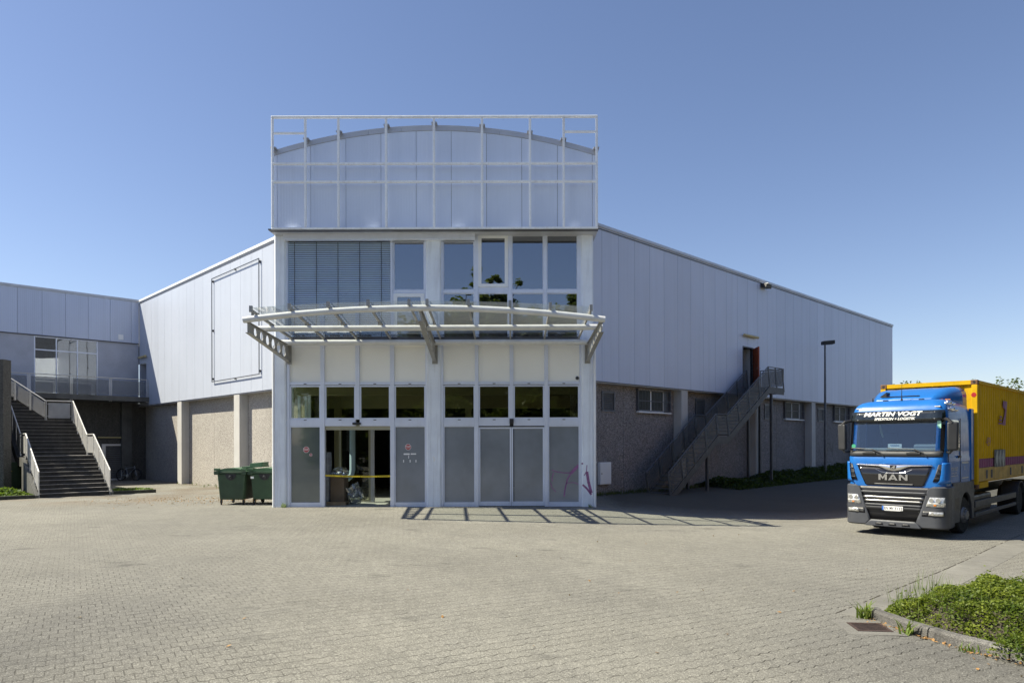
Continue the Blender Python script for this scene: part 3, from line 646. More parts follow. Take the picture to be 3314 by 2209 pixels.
# blind and its box
bl = thing_child('venetian_blind', tower); mb = MB(); x0, x1 = fx(660), fx(896)
nsl = 54
for k in range(nsl):
    z = fz(556) - k * (fz(556) - Z0 - .03) / nsl
    mb.hexa([(x0, YG - .04, z), (x1, YG - .04, z), (x1, YG - .005, z + .050), (x0, YG - .005, z + .050)], [(x0, YG - .043, z + .004), (x1, YG - .043, z + .004), (x1, YG - .008, z + .054), (x0, YG - .008, z + .054)])
mb.build('slats', M_['blind'], bl)
mb = MB()
for xx in (676, 726.5, 776, 826, 876): mb.box(fx(xx) - .008, fx(xx) + .008, YG - .066, YG - .060, Z0, fz(554))
mb.build('ladder_tape', M_['black'], bl)
MB().box(fx(897), fx(900.5), YG - .09, YG - .061, Z0, fz(552)).build('guide_rail', M_['white_alu'], bl)
T(x0, x1, YG + .07, YG + .09, Z0, fz(552), 'blind_backing', M_['int_dark'])
T(fx(655), fx(1093), YF - .20, YG - .1, fz(552), fz(533.5), 'blind_box', M_['white_alu'], bevel=.01)
T(fx(655), fx(1093), YF - .20, YG - .1, fz(533.3), fz(531.4), 'blind_box_cap', M_['white_frame'])
# first floor room behind
mb = MB(); mb.box(FX0 + .15, FX1 - .15, YG + .15, 31.5, ZB - .45, ZB - .4); mb.build('upper_ceiling', M_['int_light'], tower)
mb = MB(); mb.box(FX0 + .15, FX1 - .15, 31.5, 31.6, Z0 - .2, ZB - .4); mb.box(FX0 + .15, FX1 - .15, YG + .15, 31.5, Z0 - .25, Z0 - .05); mb.box(FX1 - .2, FX1 - .152, YG + .15, 31.5, Z0, ZB - .42); mb.build('upper_room_wall', M_['int_light'], tower)
mb = MB(); rect_frame(mb, 2.05, 3.0 - .25, Z0, Z0 + 2.2, .08, 30.4, 30.5); mb.build('inner_door_frame', M_['white_frame'], tower)
# arched windowless top
YB = YF - .42; Xa, Xb = fx(624, YB), fx(1373.5, YB); zb0 = fz(526, YB); zs = fz(347, YB); zp = fz(288, YB)
def arch(x): 
    u = (x - (Xa + Xb) / 2) / ((Xb - Xa) / 2); return zs + (zp - zs) * (1 - abs(u) ** 2.0)
n = 40; axx = np.linspace(Xa + .03, Xb - .03, n + 1)
bk = MB(); bk.prism([(Xa + .03, zb0 + .02)] + [(Xb - .03, zb0 + .02)] + [(x, arch(x) - .06) for x in axx[::-1]], YB + .04, 30.2, 'y'); bk.build('arched_top', M_['seam'], tower)
joints = [624, 638, 707.5, 716, 785, 795.5, 877, 888, 957.5, 1038, 1119, 1200, 1282, 1373.5]
joints = [624, 638, 715, 796, 876.5, 957.5, 1038, 1119, 1200, 1282, 1362, 1373.5]
mb = MB()
for a, b_ in zip(joints[:-1], joints[1:]):
    x0, x1 = fx(a, YB) + .006, fx(b_, YB) - .006; ux = np.linspace(x0, x1, 8)
    mb.prism([(x0, zb0 + .02), (x1, zb0 + .02)] + [(x, arch(x) - .19) for x in ux[::-1]], YB, YB + .038, 'y')
mb.build('front_panel', M_['box_panel'], tower)
mb = MB(); cuts = np.linspace(Xa, Xb, 11)
for a, b_ in zip(cuts[:-1], cuts[1:]):
    ux = np.linspace(a + .004, b_ - .004, 6)
    mb.prism([(x, arch(x) - .185) for x in ux] + [(x, arch(x)) for x in ux[::-1]], YB - .025, YB + .30, 'y')
mb.build('arched_coping', M_['trim'], tower)
ux = np.linspace(Xa, Xb, 41); mb = MB(); mb.grid(lambda u, v: (u, v, arch(u) - .05), ux, [YB + .301, 30.4]); mb.build('arched_roof', M_['trim_dark'], tower, solid=.03)
T(Xa, Xb, YB - .02, 30.2, zb0 - .1, zb0 + .017, 'soffit', M_['trim'])
T(Xa - .01, Xb + .01, YB - .30, YB - .022, zb0 - .1, zb0 - .06, 'drip_edge', M_['trim_dark'])
mb = MB(); mb.box(fx(616), fx(622), YF, YF + .12, 0, .001)
# graffiti, mark on the mid column
mb = MB(); YS = YG + .0095
def S2(pts, wd): stroke(mb, [(fx(a), fz(b_)) for a, b_ in pts], wd, YS)
S2([(1268, 1079), (1276, 1083), (1295, 1086), (1312, 1086)], .035); S2([(1312, 1087), (1322, 1077), (1331, 1068)], .11); S2([(1312, 1087), (1304, 1100), (1298, 1125), (1296, 1141)], .05)
S2([(1272, 1086), (1268, 1098), (1269, 1106)], .035); S2([(1265, 1108), (1268, 1120), (1277, 1130)], .03); S2([(1301, 1110), (1318, 1108), (1331, 1113)], .03)
mb.build('graffiti', M_['magenta'], tower)
mb = MB(); YS = YF - .001
S2([(1341.5, 1092), (1347, 1083), (1348, 1068)], .03); S2([(1348, 1083), (1351, 1105), (1358, 1132)], .10); S2([(1338, 1113), (1348, 1122), (1358, 1136)], .07); S2([(1336.5, 1063), (1338, 1066)], .06)
mb.build('graffiti', M_['magenta'], tower)
mb = MB(); YS = YF - .001; S2([(994.5, 1048), (999, 1054), (996, 1059)], .045); mb.build('paint_mark', M_['white'], tower)
# ---------------------------------------------------------------- steel lattice in front of the arched top
YL = YB - .27
bf = thing('billboard_lattice', 'weathered white steel lattice standing in front of the arched tower top', 'frame', ((Xa + Xb) / 2, YL, zb0))
def bx(x): return fx(x, YL)
def bz(y): return fz(y, YL)
VX = [627.5, 703, 779, 888.5, 998.5, 1109, 1219, 1296.5, 1372]
HZ = [524, 417, 375.5, 268.3]
tw = .042
for i, x in enumerate(VX):
    mb = MB(); mb.box(bx(x) - tw, bx(x) + tw, YL - tw, YL + tw, bz(524) + tw, bz(268.3) - tw); mb.build('upright', M_['rust_frame'], bf, bevel=.022, seg=3)
    X = bx(x); za = arch(X)
    mb = MB(); mb.box(X - .10, X + .10, YL + tw, YB + .12, za + .002, za + .035); mb.box(X - .03, X + .03, YL + tw, YB - .03, za - .10, za + .0); mb.build('clamp', M_['trim'], bf)
for y in HZ: MB().box(bx(627.5) - tw, bx(1372) + tw, YL - tw - .003, YL + tw + .003, bz(y) - tw, bz(y) + tw).build('crossbar', M_['rust_frame'], bf, bevel=.022, seg=3)
for a, b_, y in ((627.5, 703, 305), (1296.5, 1372, 303)): MB().box(bx(a) + tw, bx(b_) - tw, YL - tw * .8, YL + tw * .8, bz(y) - tw * .8, bz(y) + tw * .8).build('crossbar', M_['rust_frame'], bf, bevel=.006)
for x in (668, 858, 1052, 1192, 1320):
    MB().box(bx(x) - .16, bx(x) + .16, YL + tw, YB - .002, bz(524) + .03, bz(524) + .06).build('standoff', M_['rust_frame'], bf)

# ---------------------------------------------------------------- sign frame on the left wall
mb = MB(ML)
sf = thing('sign_frame', 'empty dark tubular rectangle frame fixed high on the sunlit hall wall', 'frame', tuple(ML @ Vector((-4.1, 0, 5.58))))
def sg(x0, x1, z0, z1, name='rail'): MB(ML).box(x0, x1, -.11, -.07, z0, z1).build(name, M_['galv'], sf, bevel=.006)
sg(-6.95, -1.22, 5.58, 5.62); sg(-6.95, -1.22, 11.02, 11.06); sg(-6.95, -6.91, 5.623, 11.017, 'upright'); sg(-1.26, -1.22, 5.623, 11.017, 'upright')
for x in (-6.9, -1.26):
    for z in (5.75, 8.3, 10.9): MB(ML).box(x - .05, x + .05, -.068, -.002, z - .05, z + .05).build('bracket', M_['galv_dark'], sf)
for z in (5.585, 11.055): MB(ML).box(-4.12, -4.04, -.068, -.002, z - .04, z + .04).build('bracket', M_['galv_dark'], sf)

# ---------------------------------------------------------------- glass canopy
cn = thing('glass_canopy', 'curved glass entrance canopy on white tubes and drilled steel brackets over the doors', 'canopy', (fx(996), YF, 5.9))
YFt, YM, YR = 21.5, 23.1, 25.28
def arc_z(X): 
    u = (X + 2.72) / 5.6; return 6.46 - .37 * u * u
fxs = np.linspace(fx(560, YFt), fx(1390, YFt), 33)
mb = MB(); mb.tube([(x, YFt, arc_z(x)) for x in fxs], .098, 16); mb.build('front_tube', M_['white_tube'], cn, smooth=True)
mb = MB(); zm = fz(753.5, YM); mb.tube([(fx(595, YM), YM, zm), (fx(1384, YM), YM, zm + .03)], .096, 16); mb.build('middle_tube', M_['white_tube'], cn, smooth=True)
mb = MB(); zr = fz(785.5, YR); mb.tube([(fx(634, YR), YR, zr), (fx(1351, YR), YR, zr)], .105, 16); mb.build('rear_tube', M_['white_tube'], cn, smooth=True)
RX = [-7.95, -6.78, -5.6, -4.38, -3.13, -2.58, -1.32, -.05, 1.18, 2.42]
def gl_z(x, y):       # height of the glass over a point
    zf = arc_z(x) * .6 + 6.35 * .4 + .22; zmid = zm + .22; zre = zr + .22
    return np.interp(y, [YFt - .12, YR + .1], [zf, zre])
for x in RX:
    mb = MB(); ya = [YFt - .10, YFt + .5, YM, YR + .05]
    for a, b_ in zip(ya[:-1], ya[1:]):
        za, zb_ = gl_z(x, a) - .02, gl_z(x, b_) - .02
        mb.hexa([(x - .028, a, za - .09), (x + .028, a, za - .09), (x + .028, b_, zb_ - .09), (x - .028, b_, zb_ - .09)], [(x - .028, a, za), (x + .028, a, za), (x + .028, b_, zb_), (x - .028, b_, zb_)])
    r = mb.build('rafter', M_['grey_steel'], cn)
    mb = MB(); zt = gl_z(x, YFt - .1); mb.box(x - .045, x + .045, YFt - .17, YFt - .09, zt - .12, zt + .07); mb.build('glass_clamp', M_['grey_steel'], r)
    mb = MB()
    for (yy, zz) in ((YFt, arc_z(x) + .09), (YM, zm + .09), (YR, zr + .09)): mb.box(x - .024, x + .024, yy - .04, yy + .04, zz - .03, float(gl_z(x, yy)) - .105)
    mb.build('stub', M_['grey_steel'], r)
for a, b_ in zip(RX[:-1], RX[1:]):
    a2, b2 = a + .032, b_ - .032
    if b_ - a < .7: a2, b2 = a + .04, b_ - .04
    mb = MB(); mb.grid(lambda u, v: (u, v, float(gl_z(u, v)) + .012), np.linspace(a2, b2, 5), [YFt - .12, YFt + .5, YM, 24.2, YR + .1]); mb.build('glass_pane', M_['glass_canopy'], cn, solid=.014)
T2 = MB(); T2.box(RX[0], RX[-1], YR + .11, YR + .16, zr + .12, zr + .22); T2.build('wall_flashing', M_['trim_dark'], cn)
mb = MB()
for k in range(60):
    xx = random.uniform(RX[0] + .1, RX[-1] - .1); mb.box(xx, xx + random.uniform(.03, .2), YR - .02, YR + .08, zr + .245, zr + .26)
mb.build('leaf_litter', M_['soil'], cn)
for X0 in (-8.12, -2.80, 2.76):
    zfA = float(arc_z(X0)) - .10; yA, yB_ = YFt + .05, YF - .004
    top_ = lambda y: np.interp(y, [yA, yB_], [zfA + .02, 5.86]); bot_ = lambda y: np.interp(y, [yA, yB_], [zfA - .28, 5.28])
    # web with six round holes: strips between hole cells, each cell an annulus between square and circle
    mb = MB(); ncell = 6; ys_ = np.linspace(yA + .35, yB_ - .3, ncell + 1)
    def P3(y, f): return (y, float(bot_(y)) + f * (float(top_(y)) - float(bot_(y))))
    def web(a, b_): mb.prism([P3(a, 0), P3(b_, 0), P3(b_, 1), P3(a, 1)], X0 - .011, X0 + .011, 'x')
    web(yA, ys_[0]); web(ys_[-1], yB_)
    for a, b_ in zip(ys_[:-1], ys_[1:]):
        cy = (a + b_) / 2; cz = (float(bot_(cy)) + float(top_(cy))) / 2; R_ = min((float(top_(cy)) - float(bot_(cy))) * .37, (b_ - a) * .44)
        m_ = 28; inner = [(cy + R_ * math.cos(2 * math.pi * k / m_ + math.pi / 4), cz + R_ * math.sin(2 * math.pi * k / m_ + math.pi / 4)) for k in range(m_)]
        corners = [P3(b_, 1), P3(a, 1), P3(a, 0), P3(b_, 0)]; outer = []
        for c in range(4):
            p0, p1 = corners[c], corners[(c + 1) % 4]
            for k in range(7): outer.append((p0[0] + (p1[0] - p0[0]) * k / 7, p0[1] + (p1[1] - p0[1]) * k / 7))
        for xs_side in (X0 - .011, X0 + .011):
            vs = [(xs_side, *q) for q in outer] + [(xs_side, *q) for q in inner]
            mb.add(vs, [[k, (k + 1) % m_, (k + 1) % m_ + m_, k + m_] for k in range(m_)])
        vs = [(X0 - .011, *q) for q in inner] + [(X0 + .011, *q) for q in inner]
        mb.add(vs, [[k, (k + 1) % m_, (k + 1) % m_ + m_, k + m_] for k in range(m_)])
    bk = mb.build('bracket', M_['grey_steel'], cn, norm=False)
    for fn, d in ((top_, 1), (bot_, -1)):
        za, zb_ = float(fn(yA)), float(fn(yB_)); lo, hi = (0.002, .016) if d > 0 else (-.016, -.002)
        fl = MB(); fl.hexa([(X0 - .07, yA, za + lo), (X0 + .07, yA, za + lo), (X0 + .07, yB_, zb_ + lo), (X0 - .07, yB_, zb_ + lo)], [(X0 - .07, yA, za + hi), (X0 + .07, yA, za + hi), (X0 + .07, yB_, zb_ + hi), (X0 - .07, yB_, zb_ + hi)]); fl.build('flange', M_['grey_steel'], bk)
    MB().box(X0 - .1, X0 + .1, YF - .02, YF - .004, 5.2, 6.0).build('wall_plate', M_['grey_steel'], bk)

# small fittings on the tower
mb = MB(); X, Z = fx(1327), fz(867.5); mb.lathe([(.001, -.075), (.045, -.06), (.06, -.03), (.065, 0)], 20, Matrix.Translation((X, YG - .012, Z)), 'y')
cd = thing('security_camera', 'small white dome camera low in the last cream panel', 'camera', (X, YG, Z)); mb.build('dome', M_['black'], cd, smooth=True)
MB().lathe([(.085, -.012), (.085, -.002)], 24, Matrix.Translation((X, YG, Z)), 'y').build('base', M_['white'], cd)

# ---------------------------------------------------------------- text helper
def text_mb(body, M, width=None, height=None, shear=0.0, bold=0.0, depth=.003, align=0.0):
    """letters as a solid mesh in M's x-z plane (front towards -y), fitted to width x height, lower left at the origin"""
    cu = bpy.data.curves.new('lettering', 'FONT'); cu.body = body; cu.size = 1; cu.shear = shear; cu.offset = bold; cu.resolution_u = 3
    ob = bpy.data.objects.new('lettering', cu); me = bpy.data.meshes.new_from_object(ob)
    vs = np.array([v.co[:] for v in me.vertices]); fs = [list(p.vertices) for p in me.polygons]
    bpy.data.objects.remove(ob); bpy.data.meshes.remove(me); bpy.data.curves.remove(cu)
    mn, mx = vs[:, :2].min(0), vs[:, :2].max(0); sx_ = width / (mx[0] - mn[0]) if width else None; sz_ = height / (mx[1] - mn[1]) if height else sx_
    if sx_ is None: sx_ = sz_
    X = (vs[:, 0] - mn[0]) * sx_; Z = (vs[:, 1] - mn[1]) * sz_
    mb = MB(M); mb.add([(x, -depth, z) for x, z in zip(X, Z)], fs); return mb
M_['letter_white'] = mk('white lettering', [.85, .85, .83], .6, var=.03)
M_['letter_black'] = mk('black lettering', (.02, .02, .02), .6, var=.03)

# stop stickers
def sticker(x, y, d, label, small=False):
    X, Z = fx(x), fz(y); Y = YG + .008
    st = thing('stop_sticker', label, 'sticker', (X, Y, Z), group='stop stickers on the door glass')
    def octo(r, y0, y1): 
        mb = MB(); mb.prism([(X + r * math.cos(math.pi / 8 + k * math.pi / 4), Z + r * math.sin(math.pi / 8 + k * math.pi / 4)) for k in range(8)], y0, y1, 'y'); return mb
    octo(d / 2, Y, Y - .0015).build('border', M_['white'], st); octo(d / 2 * .88, Y - .0017, Y - .003).build('face', M_['red_sign'], st)
    if not small:
        text_mb('STOP', Matrix.Translation((X - d * .37, Y - .003, Z - .0)), d * .74, d * .20, bold=.03).build('lettering', M_['letter_white'], st)
        mb = MB(); mb.box(X - d * .3, X + d * .3, Y - .0035, Y - .003, Z - d * .13, Z - d * .06); mb.build('small_print', M_['letter_white'], st)
    else: MB().box(X - d * .36, X + d * .36, Y - .0035, Y - .003, Z - d * .12, Z + d * .12).build('small_print', M_['trim'], st)
sticker(700.5, 1031, .24, 'red octagonal STOP sticker on the greenish pane beside the open door'); sticker(711, 1043, .12, 'tiny red round sticker just below the STOP sticker on the greenish pane', True)
sticker(936, 1025.5, .235, 'red octagonal STOP sticker on the grey filmed pane above scraps of white tape')
def wtag(x0, x1, y0, y1, label): 
    top('tape_scrap', MB().box(fx(x0), fx(x1), YG + .004, YG + .0085, fz(y1), fz(y0)), M_['white'], label, 'tape', 'scraps of white tape on the filmed pane')
wtag(925.5, 939.5, 1040, 1043.5, 'longer white tape scrap under the STOP sticker, at the start of the torn row'); wtag(942, 954.5, 1040, 1043, 'shorter white tape scrap ending the torn row under the STOP sticker')
wtag(936.5, 938, 1045, 1052, 'thin white upright tape scrap hanging just below the torn row'); wtag(924.5, 926.5, 1055, 1061, 'leftmost of the three lowest short white tape scraps'); wtag(939.5, 941.5, 1055, 1061, 'middle one of the three lowest short white tape scraps'); wtag(953, 955, 1055, 1061, 'rightmost of the three lowest short white tape scraps')
top('paper_notice', MB().box(fx(716), fx(734), YG + .03, YG + .034, fz(1059), fz(1033)), mk('blue grey paper', (.25, .33, .36), .8), 'pale blue paper notice behind the greenish pane', 'notice')

# barrier tape
tp = thing('barrier_tape', 'yellow warning tape stretched across the open doorway', 'tape', (fx(820), YF + .08, fz(1092)))
xs_ = np.linspace(fx(746), fx(895), 12); mb = MB()
def tz(x): u = (x - xs_[0]) / (xs_[-1] - xs_[0]); return fz(1090.5) - .03 * u - .10 * u * (1 - u) + .03
for a, b_ in zip(xs_[:-1], xs_[1:]): mb.quad((a, YF + .06, tz(a)), (b_, YF + .06, tz(b_)), (b_, YF + .062, tz(b_) - .058), (a, YF + .062, tz(a) - .058))
mb.build('ribbon', M_['yellow_tape'], tp, solid=.002); mb = MB()
for c in (.06, .32, .62, .88):
    for k in range(9):
        x = xs_[0] + (xs_[-1] - xs_[0]) * c + k * .038 - .12
        if x > xs_[0] and x < xs_[-1] - .04: mb.box(x, x + .03, YF + .0565, YF + .0585, tz(x) - .036, tz(x) - .02)
    x = xs_[0] + (xs_[-1] - xs_[0]) * c - .2
    if x > xs_[0]: mb.prism([(x, tz(x) - .048), (x + .04, tz(x) - .048), (x + .02, tz(x) - .012)], YF + .0565, YF + .0585, 'y')
mb.build('print', M_['letter_black'], tp)

# things inside the doorway
def plastic_mb(cx, cy, cz, rx, ry, rz, seed, n=18):
    mb = MB(); us = np.linspace(0, 2 * math.pi, n + 1); vs = np.linspace(0, math.pi, n // 2 + 1)
    def fn(u, v):
        d = Vector((math.cos(u) * math.sin(v), math.sin(u) * math.sin(v), math.cos(v)))
        r = 1 + .55 * mnoise.noise(d * 2.3 + Vector((seed, 0, 0))) + .2 * mnoise.noise(d * 7 + Vector((0, seed, 0)))
        return (cx + d.x * rx * r, cy + d.y * ry * r, max(.02, cz + d.z * rz * r))
    return mb.grid(fn, us, vs)
M_['film'] = mk_glass('clear plastic film', (.75, .78, .8), .25, .12, .8, ((.22, .24, .26), .2))
M_['wrap'] = mk('grey stretch wrap', (.16, .17, .19), .25, var=.3, vs=5, streak=.3)
top('pallet', MB().box(-7.15, -6.2, YF + .55, YF + 1.5, .10, .14).box(-7.15, -6.2, YF + .55, YF + .65, .012, .10).box(-7.15, -6.2, YF + 1.0, YF + 1.1, .012, .10).box(-7.15, -6.2, YF + 1.4, YF + 1.5, .012, .10), M_['wood'], 'low wooden pallet just inside the open doorway', 'pallet')
top('cardboard_box', MB().box(-6.78, -6.27, YF + .62, YF + 1.3, .145, 1.02).hexa([(-6.78, YF + .62, 1.02), (-6.27, YF + .62, 1.02), (-6.27, YF + .63, 1.02), (-6.78, YF + .63, 1.02)], [(-6.81, YF + .50, 1.16), (-6.30, YF + .50, 1.12), (-6.30, YF + .51, 1.12), (-6.81, YF + .51, 1.16)]), M_['card'], 'open brown cardboard box on the pallet behind the yellow tape', 'box')
mb = MB(); mb.lathe([(.17, .145), (.19, .5), (.18, 1.0), (.19, 1.5), (.18, 1.98), (.15, 2.0)], 24, Matrix.Translation((-6.97, YF + .8, 0)))
top('wrapped_roll', mb, M_['wrap'], 'tall grey roll in stretch wrap standing beside the cardboard box', 'roll', smooth=True)
top('plastic_film', plastic_mb(-6.5, YF + .95, 1.2, .30, .28, .20, 3.0), M_['film'], 'crumpled clear plastic film lying on top of the cardboard box', 'plastic film', 'plastic film in the doorway')
top('plastic_film', plastic_mb(-5.98, YF + 1.1, .36, .30, .32, .42, 8.0), M_['film'], 'heap of clear plastic film on the floor beside the cardboard box', 'plastic film', 'plastic film in the doorway')
mb = MB(); mb.tube([(-6.28, YF + 2.05, 2.93), (-6.28, YF + 2.05, 1.3), (-6.32, YF + 2.0, 1.05), (-6.45, YF + 1.9, .92)], .11, 14); top('air_duct', mb, mk('pale blue fabric duct', (.34, .46, .50), .7), 'pale blue hose hanging down inside the doorway', 'duct', smooth=True)
M_['lamp_on'] = mk_emit('lit warm strip', (1, .72, .3), .8)
for x, lab in ((-4.5, 'small warm ceiling light glowing behind the glass above the open door'), (1.25, 'small warm ceiling light glowing behind the glass above the closed doors')):
    top('ceiling_light', MB().box(x - .6, x + .1, YF + 4, YF + 4.15, FC - .33, FC - .26).box(x - .3, x - .2, YF + 4.05, YF + 4.1, FC - .26, FC), M_['lamp_on'], lab, 'lamp', 'lit strips in the foyer')

# ---------------------------------------------------------------- steel stair on the shaded wall
st = thing('steel_stair', 'dark galvanised outside stair with mesh balustrades climbing the shaded wall to the red door', 'staircase', tuple(MR @ Vector((3.4, -.9, 0))))
OI, OO = -.28, -1.40
prof = [(3.15, .02), (7.1, 2.62), (8.1, 2.62), (12.35, 5.2), (14.05, 5.2)]
def pz(x): return float(np.interp(x, [p_[0] for p_ in prof], [p_[1] for p_ in prof]))
for o_ in (OI, OO):
    mb = MB(MR)
    for (a, b_) in zip(prof[:-1], prof[1:]):
        mb.hexa([(a[0], o_ - .02, a[1] - .36), (b_[0], o_ - .02, b_[1] - .36), (b_[0], o_ + .02, b_[1] - .36), (a[0], o_ + .02, a[1] - .36)], [(a[0], o_ - .02, a[1] - .02), (b_[0], o_ - .02, b_[1] - .02), (b_[0], o_ + .02, b_[1] - .02), (a[0], o_ + .02, a[1] - .02)])
    mb.build('stringer', M_['galv_dark'], st)
k = 0
for (a, b_, nn) in ((3.25, 7.1, 15), (8.1, 12.35, 15)):
    for i in range(nn):
        x = a + (b_ - a) * (i + .5) / nn; z = pz(x)
        MB(MR).box(x - .14, x + .14, OO + .022, OI - .022, z - .035, z).build('tread', M_['galv'], st)
MB(MR).box(7.1, 8.1, OO + .022, OI - .022, 2.585, 2.62).build('landing', M_['galv'], st)
MB(MR).box(12.35, 14.05, OO + .022, -.03, 5.165, 5.2).build('landing', M_['galv'], st)
MB(MR).box(14.055, 14.09, OO, -.03, 4.9, 5.2).build('fascia', M_['galv_dark'], st)
def balu(o_, pts, pname='balustrade', ext=0):
    b0 = thing_child(pname, st); mb = MB(MR); H = 1.02
    mb.tube([(x, o_, z + H) for x, z in pts], .025, 8)
    posts = []
    for (a, b_) in zip(pts[:-1], pts[1:]):
        nseg = max(1, round((b_[0] - a[0]) / 1.05))
        for i in range(nseg + (1 if b_ == pts[-1] else 0)): posts.append((a[0] + (b_[0] - a[0]) * i / nseg, a[1] + (b_[1] - a[1]) * i / nseg))
    lean = .12
    def post(x, z, dx): 
        mb.hexa([(x + .22 + dx - .014, o_ - .02, z - .2), (x + .22 + dx + .014, o_ - .02, z - .2), (x + .22 + dx + .014, o_ + .02, z - .2), (x + .22 + dx - .014, o_ + .02, z - .2)], [(x + dx - .014, o_ - .02, z + H), (x + dx + .014, o_ - .02, z + H), (x + dx + .014, o_ + .02, z + H), (x + dx - .014, o_ + .02, z + H)])
    for i, (x, z) in enumerate(posts):
        post(x, z, -.035); post(x, z, .035)
    for (a, b_) in zip(posts[:-1], posts[1:]):
        for f in (.12, .90):
            mb.hexa([(a[0] + .2 * (1 - f), o_ - .01, a[1] + f * H - .012), (b_[0] + .2 * (1 - f), o_ - .01, b_[1] + f * H - .012), (b_[0] + .2 * (1 - f), o_ + .01, b_[1] + f * H - .012), (a[0] + .2 * (1 - f), o_ + .01, a[1] + f * H - .012)], [(a[0] + .2 * (1 - f), o_ - .01, a[1] + f * H + .012), (b_[0] + .2 * (1 - f), o_ - .01, b_[1] + f * H + .012), (b_[0] + .2 * (1 - f), o_ + .01, b_[1] + f * H + .012), (a[0] + .2 * (1 - f), o_ + .01, a[1] + f * H + .012)])
    mb.build('rail_frame', M_['galv'], b0); mb = MB(MR)
    for (a, b_) in zip(posts[:-1], posts[1:]):
        mb.hexa([(a[0] + .27, o_ - .004, a[1] + .1), (b_[0] + .13, o_ - .004, b_[1] + .1), (b_[0] + .13, o_ + .004, b_[1] + .1), (a[0] + .27, o_ + .004, a[1] + .1)], [(a[0] + .07, o_ - .004, a[1] + .93), (b_[0] - .06, o_ - .004, b_[1] + .93), (b_[0] - .06, o_ + .004, b_[1] + .93), (a[0] + .07, o_ + .004, a[1] + .93)])
    mb.build('mesh_sheet', M_['perf_stair'], b0)
M_['perf_stair'] = mk_mesh_panel('grey perforated stair sheet', (.10, .108, .125), .44)
balu(OO, [(3.05, .0), (7.0, 2.62), (8.0, 2.62), (12.25, 5.2), (13.85, 5.2)]); balu(OI, [(3.05, .0), (7.0, 2.62), (8.0, 2.62), (12.1, 5.1)])
b0 = thing_child('balustrade', st); mb = MB(MR); mb.tube([(14.05, OO, 6.22), (14.05, -.08, 6.22)], .025, 8)
for o_ in (OO + .02, -.1): mb.box(14.035, 14.065, o_ - .02, o_ + .02, 5.0, 6.22)
mb.build('rail_frame', M_['galv'], b0); MB(MR).box(14.046, 14.054, OO + .1, -.18, 5.3, 6.13).build('mesh_sheet', M_['perf_stair'], b0)
for (x, o_) in ((6.3, OO + .05), (6.3, OI - .05), (12.75, OO + .08), (12.6, -.12), (13.9, -.12)): 
    zt = pz(x) - .325; gx = MR @ Vector((x, o_, 0)); MB(MR).box(x - .06, x + .06, o_ - .06, o_ + .06, g1(gx.x, gx.y) - .1, zt).build('post', M_['galv_dark'], st, bevel=.006)

# ---------------------------------------------------------------- lamps and cabinet on the shaded wall
lp = MR @ Vector((20.6, -1.0, 0)); lx, ly = fx(1895.5, 42), 42.0; lz = g1(lx, ly)
ls = thing('street_lamp', 'tall thin grey street lamp with a flat black head in front of the shaded wall', 'street lamp', (lx, ly, lz))
MB().tube([(lx, ly, lz - .2), (lx, ly, lz + 3.0), (lx, ly, 8.15)], [.085, .075, .05], 12).build('pole', M_['galv'], ls, smooth=True)
MB().hexa([(lx - .16, ly - .2, 8.16), (lx + .52, ly - .2, 8.20), (lx + .52, ly + .2, 8.20), (lx - .16, ly + .2, 8.16)], [(lx - .16, ly - .2, 8.36), (lx + .52, ly - .2, 8.42), (lx + .52, ly + .2, 8.42), (lx - .16, ly + .2, 8.36)]).build('lamp_head', M_['black'], ls, bevel=.02)
wl = thing('wall_lamp', 'yellowed tube lamp on the shaded wall above the red door', 'lamp', tuple(MR @ Vector((12.8, 0, 7.95))), group='tube lamps on the walls')
MB(MR).tube([(12.2, -.12, 8.0), (13.75, -.12, 8.0)], .07, 12).build('cover', M_['lamp_yellow'], wl, smooth=True); MB(MR).box(12.4, 13.5, -.07, -.002, 7.97, 8.05).build('base', M_['trim'], wl)
wl = thing('wall_lamp', 'yellowed tube lamp above the recessed walkway door in the corner', 'lamp', tuple(ML @ Vector((-18.5, 0, 7.9))), group='tube lamps on the walls')
MB(ML).tube([(-19.1, -.12, 7.95), (-17.75, -.12, 7.95)], .075, 12).build('cover', M_['lamp_yellow'], wl, smooth=True); MB(ML).box(-18.9, -17.95, -.06, -.002, 7.92, 8.0).build('base', M_['trim'], wl)
wl = thing('wall_lamp', 'dull yellow tube lamp under the walkway above the louvred door', 'lamp', tuple(MW @ Vector((-1.6, .3, 2.7))), group='tube lamps on the walls')
MB(MW).tube([(-2.4, .2, 2.75), (-.75, .2, 2.75)], .05, 10).build('cover', M_['lamp_yellow'], wl, smooth=True)
fl = thing('floodlight', 'small black floodlight fixed under the eave of the shaded wall', 'floodlight', tuple(MR @ Vector((14.6, -.1, 10.95))))
MB(MR).hexa([(14.2, -.35, 10.78), (14.85, -.35, 10.78), (14.85, -.05, 10.82), (14.2, -.05, 10.82)], [(14.25, -.40, 10.98), (14.8, -.40, 10.98), (14.8, -.02, 11.06), (14.25, -.02, 11.06)]).build('housing', M_['black'], fl, bevel=.01)
MB(MR).box(14.35, 14.7, -.40, -.06, 11.0, 11.04).build('glass', M_['white'], fl)
cb_ = thing('meter_cabinet', 'flat white meter cabinet low on the aggregate plinth beside the downpipe', 'cabinet', tuple(MR @ Vector((1.03, RP, .57))))
MB(MR).box(.65, 1.41, RP - .14, RP - .003, .57, 1.5).build('body', M_['white_frame'], cb_, bevel=.01); MB(MR).box(.68, 1.38, RP - .155, RP - .142, .6, 1.47).build('door', M_['white_frame'], cb_, bevel=.005); MB(MR).box(.73, .76, RP - .165, RP - .157, 1.0, 1.06).build('lock', M_['black'], cb_)

